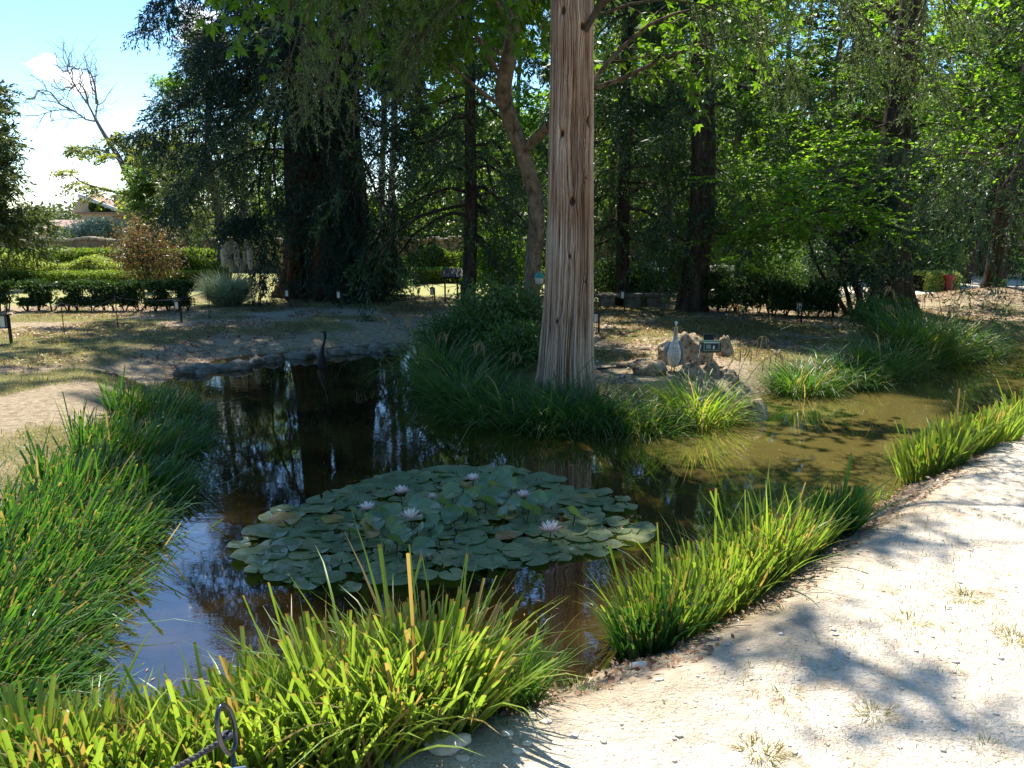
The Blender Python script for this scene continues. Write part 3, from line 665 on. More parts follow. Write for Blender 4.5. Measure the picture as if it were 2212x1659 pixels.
    lb, L = limbset(c, 15, .80, .99, 1.5, .6, -.05, .5, droop=.25)
    w, l = foliage(lb, L, t0=.15, sub=9, subf=.45, tw=7, twl=.32, nl=12, leaf=.10, wid=.03, mode='rand', flat=.4, lr=.022); ws.append(w); ls.append(l)
    V, F = joinVF(*ws); mk('branches', V, F, M['bark_twig'], rt); V, F = joinVF(*ls); mk('crown', V, F, M['cypress'], rt)
    # short dead twig tuft and strap of dark wood left of the trunk
central_tree()

# --- horse chestnut behind it, with a curving stem
def chestnut():
    y = 11.2
    tr = [A(1143, 668, y), A(1152, 560, y), A(1160, 470, y), A(1150, 400, y), A(1128, 330, y), A(1104, 265, y), A(1088, 200, y-.1), A(1098, 130, y-.2), A(1106, 60, y-.2), A(1080, -60, y-.2), A(1055, -450, y), np.array([-.7, y, 12.2])]
    tr[0][2] = ground_z(tr[0][0], y)-.1
    def cv(pp, dy=0): return resample([A(u, v, y+dd) for u, v, dd in pp], 9)
    man = [cv([(1090, 190, 0), (1040, 90, -.4), (990, 40, -.8), (930, 10, -1.2), (870, -20, -1.6)]),
           cv([(1110, 250, 0), (1030, 190, -.4), (960, 130, -.8), (900, 100, -1.2), (850, 110, -1.6)]),
           cv([(1100, 130, -.2), (1060, 100, .2), (1010, 85, .4), (950, 85, .8), (880, 80, 1.2)]),
           cv([(1106, 60, -.2), (1060, -10, -.5), (960, -70, -1), (820, -90, -1.4), (700, -30, -1.8)]),
           cv([(1255, 215, -1.0), (1300, 150, -.9), (1400, 55, -1), (1520, 15, -1.4), (1680, -5, -1.8)]),
           cv([(1250, 200, -.8), (1330, 175, -.9), (1450, 120, -1.2), (1560, 85, -1.5), (1640, 95, -2)]),
           cv([(1106, 40, -.2), (1200, -60, -.4), (1350, -110, -.8), (1550, -100, -1.2), (1700, -40, -1.6)]),
           cv([(1090, -40, -.2), (980, -150, -1.2), (830, -200, -2.2), (680, -140, -3), (590, -40, -3.4)])]
    link = cv([(1128, 330, 0), (1170, 285, -.2), (1215, 250, -.6), (1255, 215, -1.0), (1258, 205, -1)])
    man = np.array(man)
    spec = [dict(curves=man, sub=9, subf=.34, suba=.9, subdroop=.2, tw=5, twl=.35, twdroop=.3, nl=4, leaf=.125, wid=.05, mode='palm', flat=.5, ft0=.3, lr=.042, tube_tw=True, twig_r=.004),
            dict(n=26, t0=.80, t1=.99, L0=3.2, L1=2.0, az=(-2.9, .25), e0=.05, e1=.9, droop=.12, sub=9, subf=.42, suba=.9, tw=6, twl=.45, nl=3, leaf=.19, wid=.05, mode='palm', flat=.5, ft0=.3, lr=.05)]
    rt = build_tree('chestnut_tree', 'horse chestnut with a curving mottled stem and big palm-shaped leaves behind the pale trunk', tr[0], tr,
                    [.14, .115, .11, .11, .105, .115, .125, .11, .10, .09, .07, .03], spec, M['chest'], M['bark_brown'], K=60, sides=24, ridg=.14)
    V, F = tube(link, np.linspace(.07, .05, 9), 8); mk('limb', V, F, M['bark_brown'], rt, smooth=True)
chestnut()

# --- twin redwood on the left
def redwood():
    y = 19.0
    base = A(712, 648, y); base[2] = ground_z(base[0], y)-.1
    t1 = [A(745, 665, y), A(742, 560, y), A(738, 450, y), A(735, 300, y+.1), A(735, 120, y+.2), A(735, -100, y+.2), A(738, -600, y+.2), A(740, -1300, y+.2)*[1,1,0]+[0,0,29]]
    t2 = [A(660, 665, y), A(658, 560, y), A(655, 450, y-.1), A(648, 300, y-.2), A(640, 150, y-.3), A(628, -100, y-.4), A(610, -600, y-.4), A(600, -1000, y-.4)*[1,1,0]+[0,0,25]]
    rt = root('redwood_tree', base, 'massive twin-stemmed redwood with reddish bark and dark drooping foliage on the left', 'tree')
    out = []
    for tr, rad, nm in ((t1, [.92, .68, .56, .47, .42, .38, .28, .08], 'trunk'), (t2, [.62, .46, .40, .36, .32, .28, .2, .06], 'trunk')):
        tr[0][2] = base[2]
        V, F, c, r = trunk_mesh(tr, rad, 70, 72, .28, .17, 26); mk(nm, V, F, M['bark_red'], rt, smooth=True); out.append(c)
    ws, ls = [], []
    def cv(*pp): return resample([A(*q) for q in pp], 8)
    man = [cv((650, 250, 18.7), (560, 215, 18), (460, 240, 17.2), (370, 280, 16.6), (300, 290, 16.2)),
           cv((650, 330, 18.7), (560, 320, 17.8), (470, 360, 17), (410, 400, 16.6), (380, 440, 16.4)),
           cv((640, 150, 18.7), (560, 130, 17.5), (470, 170, 16.8), (410, 220, 16.3), (350, 265, 16)),
           cv((640, 60, 18.7), (570, 20, 17.5), (510, 30, 16.8), (470, 60, 16.3), (445, 110, 16)),
           cv((640, -40, 18.7), (540, -90, 17), (450, -90, 16), (390, -60, 15.5), (350, 0, 15)),
           cv((640, 160, 18.7), (590, 260, 18), (560, 380, 17.5), (565, 490, 17.2), (580, 590, 17)),
           cv((650, 100, 18.5), (610, 200, 17.6), (590, 330, 17.2), (600, 460, 17), (590, 560, 17)),
           cv((760, 300, 19), (800, 380, 18.4), (830, 480, 18), (850, 570, 17.9), (850, 620, 17.9)),
           cv((760, 420, 19), (800, 450, 18.6), (830, 520, 18.4), (830, 590, 18.2), (810, 625, 18)),
           cv((740, 60, 18.6), (725, 150, 17.4), (705, 250, 17), (700, 360, 16.9), (705, 450, 16.9)),
           cv((660, 300, 18.6), (670, 380, 17.6), (690, 460, 17.2), (700, 540, 17), (700, 600, 17)),
           cv((740, 200, 18.5), (765, 290, 17.3), (770, 380, 17), (765, 470, 16.9), (755, 560, 16.9)),
           cv((655, 180, 18.4), (680, 260, 17.2), (700, 340, 16.9), (725, 430, 16.9), (735, 520, 17)),
           cv((745, 100, 19), (810, 90, 18.4), (880, 140, 18), (900, 240, 18), (880, 330, 18)),
           cv((745, 180, 18.6), (770, 260, 17.8), (780, 380, 17.6), (770, 480, 17.5), (750, 600, 17.4)),
           cv((650, 400, 18.7), (600, 430, 18), (560, 460, 17.6), (530, 480, 17.2), (510, 470, 17)),
           cv((650, 20, 18.5), (600, 60, 17.5), (520, 130, 17), (470, 210, 16.6), (450, 300, 16.4)),
           cv((740, -60, 18.6), (690, -60, 16.9), (620, 0, 16), (570, 90, 15.6), (560, 180, 15.4))]
    man = np.array(man); L = np.linalg.norm(np.diff(man, axis=1), axis=-1).sum(1)
    w, l = foliage(man, L, t0=.18, sub=16, subf=.33, suba=.95, subdroop=.45, tw=11, twl=.40, twdroop=.6, nl=24, leaf=.10, wid=.022, mode='rand', flat=.75, spread=.45, lr=.035, off=.02); ws.append(w); ls.append(l)
    for c, n in ((out[0], 84), (out[1], 60)):
        sets = [limbset(c, int(n*.45), .50, .80, 2.9, 3.0, -.05, .2, droop=.4), limbset(c, int(n*.26), .80, .90, 5.4, 4.8, -.05, .2, droop=.25), limbset(c, int(n*.35), .90, .99, 3.6, .8, .0, .45, droop=.35)]
        w, l = foliage(*sets[0], t0=.12, sub=10, subf=.4, tw=8, twl=.45, nl=17, leaf=.12, wid=.028, mode='rand', flat=.7, lr=.03); ws.append(w); ls.append(l)
        sets = sets[1:]; lb = np.concatenate([q[0] for q in sets]); L = np.concatenate([q[1] for q in sets])
        w, l = foliage(lb, L, t0=.12, sub=9, subf=.4, tw=6, twl=.5, nl=12, leaf=.22, wid=.075, mode='rand', flat=.7, lr=.03); ws.append(w); ls.append(l)
    V, F = joinVF(*ws); mk('branches', V, F, M['bark_dark'], rt); V, F = joinVF(*ls); mk('crown', V, F, M['seq'], rt)
redwood()

def simple_tree(name, label, u, v, y, lean=0, h=12, r=.25, spec=None, leafm=None, barkm=None, seed=None, group=None, sides=14, cat='tree', z0=None, ridg=.1):
    b = A(u, v, y); b[2] = ground_z(b[0], b[1])-.08
    if z0 is not None: b[2] = z0
    tr = [b+np.array([lean*(k/6.)+(rng.normal(0, .10) if 0 < k else 0), rng.normal(0, .08) if k else 0, h*k/6.]) for k in range(7)]
    return build_tree(name, label, b, tr, [r, r*.88, r*.78, r*.66, r*.5, r*.3, r*.08], spec, leafm, barkm, group, cat, sides=sides, ridg=ridg)
def conif(n=46, L0=2.8, L1=.5, t0=.06, leaf=.10, wid=.03, nl=12, tw=7, sub=9, droop=.35, e0=-.1, e1=.4, **k):
    d = dict(n=n, t0=t0, t1=.99, L0=L0, L1=L1, e0=e0, e1=e1, droop=droop, sub=sub, subf=.4, tw=tw, twl=.42, nl=nl, leaf=leaf, wid=wid, mode='rand', flat=.75, lr=.025); d.update(k); return d
def broad(n=26, L0=3.4, L1=1.4, t0=.25, leaf=.11, wid=.07, nl=9, tw=6, sub=9, droop=.12, e0=.05, e1=.9, **k):
    d = dict(n=n, t0=t0, t1=.99, L0=L0, L1=L1, e0=e0, e1=e1, droop=droop, sub=sub, subf=.42, tw=tw, twl=.5, nl=nl, leaf=leaf, wid=wid, mode='up', flat=.8, lr=.04); d.update(k); return d
sh_round = lambda q: .55+.9*np.sin(pi*np.clip(q, 0, 1))**.7*.6
# weeping dark conifer behind the chestnut
simple_tree('weeping_conifer', 'dark weeping evergreen whose foliage hangs low between redwood and pale trunk', 1010, 600, 16.5, 0, 10.5, .16,
            [conif(64, 3.0, .5, .16, leaf=.10, wid=.032, nl=14, droop=.75, twdroop=.8, e0=.15)], M['conif'], M['bark_dark'])
simple_tree('weeping_conifer', 'dark feathery evergreen directly right of the pale grooved trunk', 1345, 610, 17.0, 0, 11, .16,
            [conif(64, 2.5, .5, .12, leaf=.10, wid=.032, nl=14, droop=.7, twdroop=.8, e0=.15)], M['conif'], M['bark_dark'])
# straight dark trunk right
def cvy(*pp): return resample([A(*q) for q in pp], 8)
simple_tree('fir_tree', 'tall straight fir with a dark brown trunk beside the white sign', 1493, 668, 15.6, .15, 15, .27,
            [conif(50, 2.3, .6, .24, leaf=.10, wid=.03, nl=13, droop=.55, e0=.1),
             dict(curves=np.array([cvy((1495, 420, 15.5), (1540, 440, 15), (1590, 480, 14.8), (1630, 540, 14.7)), cvy((1490, 400, 15.5), (1450, 430, 15), (1420, 480, 14.8), (1400, 540, 14.7)),
                                   cvy((1495, 500, 15.6), (1540, 500, 15.2), (1590, 530, 15), (1620, 590, 15)), cvy((1495, 350, 15.5), (1560, 370, 15), (1610, 420, 14.8), (1640, 490, 14.7))]),
                  sub=12, subf=.4, subdroop=.5, tw=8, twl=.35, nl=12, leaf=.09, wid=.03, mode='rand', flat=.7, lr=.02)], M['conif'], M['bark_dark'], ridg=.08)
# big dark trunk right with layered lime sprays
def beech():
    y = 16.0
    tr = [A(1925, 655, y), A(1922, 560, y), A(1925, 450, y), A(1935, 300, y), A(1950, 150, y), A(1975, 0, y), A(2000, -250, y), A(2010, -650, y)]
    tr[0][2] = ground_z(tr[0][0], y)-.1
    def cv(*pp): return resample([A(*q) for q in pp], 9)
    lime = np.array([cv((1925, 390, 16), (1850, 440, 14.4), (1780, 480, 13), (1700, 510, 12.3), (1610, 530, 12)),
                     cv((1925, 370, 16), (1860, 420, 14.2), (1790, 450, 13), (1720, 470, 12.4), (1660, 490, 12.2)),
                     cv((1925, 350, 16), (1850, 385, 14.4), (1780, 395, 13.2), (1710, 395, 12.6), (1650, 385, 12.3)),
                     cv((1925, 330, 16), (1840, 350, 14), (1770, 380, 12.6), (1720, 420, 12), (1690, 450, 11.8)),
                     cv((1925, 400, 16), (1880, 420, 14.2), (1840, 440, 13.2), (1800, 455, 12.6), (1770, 460, 12.4)),
                     cv((1935, 300, 16), (1860, 320, 15.4), (1800, 330, 15), (1740, 350, 14.8), (1690, 375, 14.6))])
    up = np.array([cv((1935, 280, 16), (1860, 250, 15.5), (1790, 240, 15), (1720, 250, 14.7), (1640, 280, 14.5)),
                   cv((1945, 200, 16), (1860, 170, 15.5), (1780, 170, 15), (1700, 190, 14.6), (1620, 210, 14.5)),
                   cv((1950, 150, 16), (1870, 90, 15.5), (1780, 60, 15), (1690, 80, 14.6), (1600, 120, 14.4)),
                   cv((1940, 250, 16), (1990, 200, 15), (2050, 190, 14.4), (2120, 200, 14), (2190, 240, 13.8)),
                   cv((1945, 200, 16), (2000, 130, 15.5), (2070, 110, 15.2), (2140, 130, 15), (2220, 180, 15)),
                   cv((1940, 300, 16), (1990, 270, 15.2), (2050, 270, 15), (2110, 290, 14.8), (2180, 330, 14.6)),
                   cv((1935, 260, 16), (1880, 280, 15.2), (1830, 290, 14.8), (1760, 300, 14.6), (1700, 310, 14.5)),
                   cv((1960, 60, 16), (1880, 0, 15.5), (1780, -40, 15), (1680, -30, 14.6), (1580, 20, 14.4))])
    k = dict(sub=14, subf=.34, suba=.85, subdroop=.08, tw=8, twl=.36, twdroop=.1, nl=12, leaf=.085, wid=.052, mode='up', flat=.93, ft0=.2, lr=.03)
    rt = build_tree('beech_tree', 'large tree with a thick black leaning trunk and layered lime green sprays', tr[0], tr, [.40, .35, .32, .28, .25, .22, .16, .05],
                    [dict(curves=lime, **k), dict(curves=up, **{**k, 'sub': 10, 'nl': 9}), broad(14, 3.2, 1.4, .72, leaf=.14, wid=.09, nl=7)], M['broad'], M['bark_dark'], sides=28)
beech()
simple_tree('yew_bush', 'black-green yew bush with many crooked stems at the foot of the leaning trunk', 1850, 640, 14.8, 0, 2.3, .07,
            [conif(40, 1.15, .7, .28, leaf=.06, wid=.018, nl=12, sub=10, droop=.1, e0=.1, e1=.9, twl=.22, shape=None)], M['seq'], M['bark_dark'], cat='bush')
for dx, ln in ((-.5, -.6), (-.2, -.35), (.3, .4), (.6, .75)):
    b_ = A(1850, 640, 14.8)
ye = [o for o in bpy.data.objects if o.name == 'yew_bush'][0]
for dx, ln in ((-.10, -.9), (-.05, -.45), (.06, .5), (.12, 1.0)):
    b = np.array(ye.location)+[dx, 0, 0]
    C = resample([b, b+[ln*.35, -.1, .45], b+[ln*.75, -.05, .95], b+[ln*1.0, 0, 1.5]], 10)
    V, F = tube(C, np.linspace(.055, .02, 10), 7); mk('stem', V, F, M['bark_dark'], ye, smooth=True)
# right-hand trunks
simple_tree('cypress_tree', 'dark trunk on a root mound at far right with grey-green hanging foliage', 2145, 620, 18.6, .3, 12, .22,
            [conif(34, 3.0, .8, .25, leaf=.10, wid=.03, nl=12),
             dict(curves=np.array([cvy((2160, 300, 18.5), (2110, 270, 15), (2040, 290, 12.5), (1960, 350, 11.5)), cvy((2180, 280, 18.5), (2150, 280, 14), (2080, 330, 12), (1990, 420, 11)),
                                   cvy((2200, 260, 18.5), (2190, 300, 13), (2130, 350, 11.5), (2060, 430, 11)), cvy((2200, 240, 18.5), (2230, 300, 13), (2180, 380, 11.5), (2120, 470, 11.2)),
                                   cvy((2220, 240, 18.5), (2280, 300, 13), (2240, 380, 11.5), (2190, 440, 11.2))]),
                  sub=16, subf=.36, subdroop=.5, tw=9, twl=.28, twdroop=.5, nl=15, leaf=.07, wid=.02, mode='rand', flat=.6, lr=.022, ft0=.3)], M['conif'], M['bark_dark'])
simple_tree('slim_tree', 'thin dark trunk standing left of the mound tree beyond the red bin', 2082, 590, 24, .2, 11, .16, [broad(24, 2.8, 1.2, .35, leaf=.12, wid=.08)], M['farleaf'], M['bark_dark'])
simple_tree('edge_tree', 'dark leafy tree hanging into the picture at the upper right edge', 2330, 640, 15, -.3, 11, .25, [broad(32, 3.4, 1.5, .2, leaf=.10, wid=.06, nl=11, droop=.25)], M['broad'], M['bark_dark'])
simple_tree('slim_tree', 'slim dark tree in the gloom right of the pale trunk, before the brick wall', 1330, 600, 22, 0, 10, .12, [broad(24, 2.4, 1.2, .22, leaf=.11, wid=.06)], M['farleaf'], M['bark_dark'])
simple_tree('slim_tree', 'grey trunk in shade close to the brick wall beside the fir', 1435, 590, 24, .1, 11, .22, [broad(24, 3.0, 1.2, .25, leaf=.12, wid=.07)], M['farleaf'], M['bark_grey'])

# --- left background
simple_tree('young_pine', 'young pine with a bare lower trunk behind the clipped hedges, left of the redwood', 473, 565, 25, .1, 7.5, .17,
            [conif(40, 2.0, .4, .18, leaf=.11, wid=.035, nl=11, droop=.1, e0=.0, e1=.7)], M['cedar'], M['bark_grey'])
simple_tree('cedar_tree', 'broad green cedar leaning in at the left edge above the rubble wall', -95, 620, 21, .2, 5.3, .22,
            [conif(54, 2.6, .8, .30, leaf=.13, wid=.042, nl=15, sub=12, tw=9, droop=-.02, e0=.1, e1=.7, twl=.5)], M['cedar'], M['bark_dark'])
simple_tree('tall_tree', 'tall leafy tree just outside the left edge shading the lawn', -430, 620, 17.5, .2, 15, .3, [broad(40, 3.4, 1.6, .45, leaf=.16, wid=.10, nl=9)], M['farleaf'], M['bark_dark'])
def bare_tree():
    y = 34.0
    tr = [A(318, 470, y), A(300, 425, y), A(278, 385, y), A(262, 350, y), A(238, 310, y), A(222, 285, y), A(205, 255, y)]
    def cv(*pp, dy=0): return resample([A(u, v, y+dy) for u, v in pp], 9)
    dead = np.array([cv((222, 285), (205, 255), (212, 220), (200, 190), (192, 160)), cv((212, 262), (185, 258), (160, 240), (120, 238), (82, 250)),
                     cv((205, 255), (190, 225), (165, 190), (150, 160), (142, 135)), cv((160, 240), (130, 225), (110, 200), (85, 195), (75, 215)),
                     cv((208, 225), (205, 185), (190, 150), (165, 150), (150, 145)), cv((190, 225), (185, 200), (170, 180), (150, 195), (120, 190))])
    live = np.array([cv((262, 350), (235, 330), (210, 322), (185, 318), (165, 320), dy=-.5), cv((238, 310), (240, 290), (245, 300), (262, 310), (285, 330), dy=.5),
                     cv((278, 385), (295, 360), (310, 350), (325, 360), (335, 375), dy=-.3), cv((300, 425), (250, 415), (210, 405), (170, 390), (150, 370)),
                     cv((262, 350), (280, 345), (300, 340), (310, 350), (320, 365), dy=.5)])
    rt = root('half_dead_tree', tr[0], 'half dead tree with bare crooked upper branches against the sky, far left', 'tree')
    zb = np.array([tr[0][0]+.2, tr[0][1], -.2])
    V, F, c, r = trunk_mesh([zb]+tr, [.24, .20, .17, .15, .12, .10, .08, .05], 50, 14, .1, .12); mk('trunk', V, F, M['bark_bare'], rt, smooth=True)
    Ld = np.linalg.norm(np.diff(dead, axis=1), axis=-1).sum(1)
    p, T, t, ow = along(dead, 9, .25, 1); sb = grow(p, side_dirs(T, .7, .1), Ld[ow]*.30, 5, -.15, .5)
    p2, T2, t2, ow2 = along(sb, 4, .2, 1); tw = grow(p2, side_dirs(T2, .7, .1), rnd(.3, .7, len(p2)), 4, 0, .6)
    V, F = joinVF(tubes(dead, np.linspace(.045, .012, 9)[None]*np.ones((len(dead), 1)), 6), tubes(sb, np.linspace(.022, .01, 5)[None]*np.ones((len(sb), 1)), 4), tubes(tw, np.linspace(.010, .005, 4)[None]*np.ones((len(tw), 1)), 3))
    mk('bare_branches', V, F, M['bark_bare'], rt)
    L = np.linalg.norm(np.diff(live, axis=1), axis=-1).sum(1)
    w, l = foliage(live, L, t0=.05, sub=12, subf=.36, tw=9, twl=.5, nl=11, leaf=.16, wid=.08, mode='up', flat=.9, lr=.05)
    mk('branches', *w, M['bark_grey'], rt); mk('crown', *l, M['yellowish'], rt)
bare_tree()
simple_tree('garden_tree', 'yellow-green bushy tree between house and redwood behind the rubble wall', 385, 540, 31, 0, 4.6, .18, [broad(30, 1.9, 1.1, .12, leaf=.14, wid=.08, e0=.0)], M['yellowish'], M['bark_grey'])
simple_tree('garden_tree', 'green leafy tree right of the house, in front of the yellow-green one', 345, 540, 30, -.2, 3.4, .16, [broad(26, 1.4, 1.0, .1, leaf=.13, wid=.07, e0=.0)], M['farleaf'], M['bark_grey'])

# distant belt of trees: three prototypes, copied
far_n = 0
def far_proto(h, spec, leafm):
    return simple_tree('background_tree', 'proto', 1106, 560, 30, rng.normal(0, .4), h, .2, spec, leafm, M['bark_grey'], group='dense trees at the back of the park')
belt = [  # u, y, scale, kind, label
    (420, 42, .75, 1, 'rounded green tree far behind the wall, left of the young pine'), (545, 40, .85, 0, 'leafy tree far behind, between the young pine and the redwood'),
    (600, 46, .95, 1, 'tall leafy tree seen through the left side of the redwood foliage'),
    (905, 44, .62, 1, 'low bright tree at the back in the gap right of the redwood'), (1000, 36, .9, 0, 'leafy tree deep behind the weeping evergreen'),
    (1120, 40, 1.05, 1, 'tall leafy tree straight behind the curving chestnut stem'), (1250, 34, 1.0, 2, 'dark evergreen deep behind the pale grooved trunk'),
    (1370, 30, 1.0, 0, 'leafy tree behind the feathery evergreen on the right'), (1450, 38, 1.1, 1, 'tall tree behind the fir, left of its trunk'),
    (1560, 29, .95, 0, 'yellow-lit tree behind the white sign'), (1660, 34, 1.1, 1, 'tall leafy tree above the square clipped hedges'),
    (1750, 27, .9, 0, 'leafy tree directly behind the lime green sprays'), (1830, 36, 1.1, 2, 'dark evergreen behind the yew bush'),
    (1930, 30, 1.05, 1, 'tall leafy tree behind the thick leaning trunk'), (2020, 38, 1.1, 0, 'leafy tree at the back above the red bin'),
    (2120, 28, 1.0, 2, 'dark evergreen behind the root mound tree'), (2220, 34, 1.1, 1, 'rightmost tall tree at the back of the park'),
    (2340, 27, 1.0, 0, 'leafy tree at the back beyond the right edge'), (1600, 44, 1.25, 2, 'tallest dark evergreen at the back, over the clipped hedges'),
    (1880, 46, 1.3, 1, 'farthest tall tree, just left of the leaning trunk'), (2130, 46, 1.3, 0, 'farthest leafy tree at the right end'), (1310, 44, 1.2, 1, 'farthest tree straight right of the pale trunk')]
protos = [far_proto(11, [broad(40, 3.6, 1.6, .10, leaf=.17, wid=.10, nl=9, e0=-.05, shape=None)], M['farleaf']),
          far_proto(12, [broad(38, 3.2, 1.4, .08, leaf=.17, wid=.11, nl=9, e0=.1)], M['broad']),
          far_proto(12, [conif(52, 3.0, .5, .06, leaf=.17, wid=.05, nl=11)], M['conif'])]
usedp = set()
for i, (u, y, s, k, lab) in enumerate(belt):
    x = (u-1106)/1659*y; loc = (x, y, -.1); rz = rnd(0, 6.28, 1)[0]
    if k not in usedp:
        usedp.add(k); o = protos[k]; o.location = loc; o.rotation_euler = (0, 0, rz); o.scale = (s,)*3; o['label'] = lab
    else: dup(protos[k], loc, rz, s, lab)
# pale bare poles in the sky gap
for i, (u, y, r_, v1, lab) in enumerate(((826, 30, .14, 0, 'pale slender trunk in the sky gap right of the redwood, the left of the pair'), (848, 31, .16, -40, 'pale slender trunk in the sky gap right of the redwood, the right of the pair'))):
    b = A(u, 545, y); b[2] = -.1
    tr = [b, A(u-2, 420, y), A(u+4, 250, y), A(u-3, 100, y), A(u+2, v1, y), A(u+6, v1-260, y)]
    build_tree('poplar_tree', lab, b, tr, [r_, r_*.9, r_*.8, r_*.7, r_*.6, r_*.2], [broad(14, 1.6, .9, .55, leaf=.16, wid=.10, nl=6, e0=.3)], M['farleaf'], M['bark_pale'], group='two pale slender trunks')

# ================================================================== hedges, wall, house, shrubs
def hedge(name, label, x0, y0, x1, y1, z0, zt, w, leafm, n, leaf=.055, cat='hedge', group=None, wav=None, gappy=False, ragged=.04, stems=0, stem_top=None):
    L = math.hypot(x1-x0, y1-y0); dx, dy = (x1-x0)/L, (y1-y0)/L
    base = np.array([(x0+x1)/2, (y0+y1)/2, z0]); rt = root(name, base, label, cat, group)
    s = rng.random(n)*L; f = rng.random(n); top = zt-z0
    hh = top*np.ones(n) if wav is None else np.array([wav(a/L)-z0 for a in s])
    q = (rng.random(n)-.5)*w; h = rng.random(n)*hh
    onface = rng.random(n)
    q = np.where(onface < .45, -w/2*np.sign(dx if dx else 1)+rng.normal(0, ragged, n), q); h = np.where((onface > .45) & (onface < .85), hh+rng.normal(0, ragged*.7, n), h)
    if gappy: 
        keep = vnoise(s*3.1, h*3+2, 77) > .27+.24*(1-h/hh); s, q, h = s[keep], q[keep], h[keep]
    if gappy or stems: h = np.where(h < .12, h+.15, h)
    m = len(s)
    p = np.stack([x0+dx*s-dy*q, y0+dy*s+dx*q, z0+h], -1)
    V, F = leafq(p, rng.normal(0, 1, (m, 3)), rng.normal(0, 1, (m, 3)), leaf*rng.uniform(.7, 1.3, m), leaf*.62)
    mk('foliage', V, F, leafm, rt)
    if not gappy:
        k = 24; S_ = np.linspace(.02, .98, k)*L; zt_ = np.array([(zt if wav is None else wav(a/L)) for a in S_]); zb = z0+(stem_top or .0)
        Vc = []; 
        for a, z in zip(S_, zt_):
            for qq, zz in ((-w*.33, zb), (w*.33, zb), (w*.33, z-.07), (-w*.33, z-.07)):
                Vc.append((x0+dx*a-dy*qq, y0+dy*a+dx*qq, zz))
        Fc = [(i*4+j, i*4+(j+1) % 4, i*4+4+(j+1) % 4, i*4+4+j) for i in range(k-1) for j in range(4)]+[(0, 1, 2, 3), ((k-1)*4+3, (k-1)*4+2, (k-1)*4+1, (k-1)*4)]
        mk('inner_core', Vc, Fc, M['core'], rt)  # solid dark block that keeps the hedge opaque
    if stems:
        mb = []
        for i in range(stems):
            a = (i+.5+rng.uniform(-.25, .25))/stems*L
            b = np.array([x0+dx*a, y0+dy*a, z0-.05])
            for k in range(3):
                e = b+np.array([rng.normal(0, .10), rng.normal(0, .05), top*rng.uniform(.5, .85)])
                mid = (b+e)/2+rng.normal(0, .035, 3); mb.append(tube(resample([b, mid, e], 6), np.linspace(.016, .007, 6), 5))
        mk('stems', *joinVF(*mb), M['bark_dark'], rt)
    return rt
def hx(u, y): return (u-1106)/1659*y*1.0
# rubble wall across the back of the garden
def wallobj(label, u0, u1, y0, y1, v0, v1, mat, n=40):
    a = A(u0, v0, y0); b = A(u1, v1, y1); rt = root('stone_wall', (a[0], a[1], 0), label, 'wall')
    k = n; V = []; Ft = []; T = .45
    for i in range(k+1):
        f = i/k; p = a*(1-f)+b*f; zz = p[2]+.04*sin(i*1.7)+.03*sin(i*.63)
        V += [(p[0], p[1], -.3), (p[0], p[1], zz), (p[0], p[1]+T, zz), (p[0], p[1]+T, -.3)]
    F = [(i*4+j, i*4+4+j, i*4+4+j+1, i*4+j+1) for i in range(k) for j in range(3)]+[(0, 1, 2, 3), (k*4+3, k*4+2, k*4+1, k*4)]
    mk('wall_face', V, F, mat, rt)
    m = MB()
    nst = int(np.linalg.norm(b-a)/.30)
    for i in range(nst):
        f = (i+.5)/nst; p = a*(1-f)+b*f; kx = f*k; z = p[2]+.04*sin(kx*1.7)+.03*sin(kx*.63)
        m.box((p[0], p[1]+T/2, z+.055), (.29+rng.uniform(-.02, .0), T+.12, .10+rng.uniform(-.02, .03)), rz=rng.normal(0, .04), bev=.02)
    m.mk('coping_stones', M['cope'], rt)
wallobj('long low rubble wall with pale coping closing the sunlit garden at left', -420, 640, 30, 30, 521, 521, M['wall'])
wallobj('shaded stretch of the rubble wall seen between redwood and pale trunk', 640.5, 1240, 30, 30, 519, 519, M['wall'])
wallobj('taller brown brick wall in deep shade beyond the fir at right', 1240.5, 2600, 30, 30, 480, 480, M['wall'])

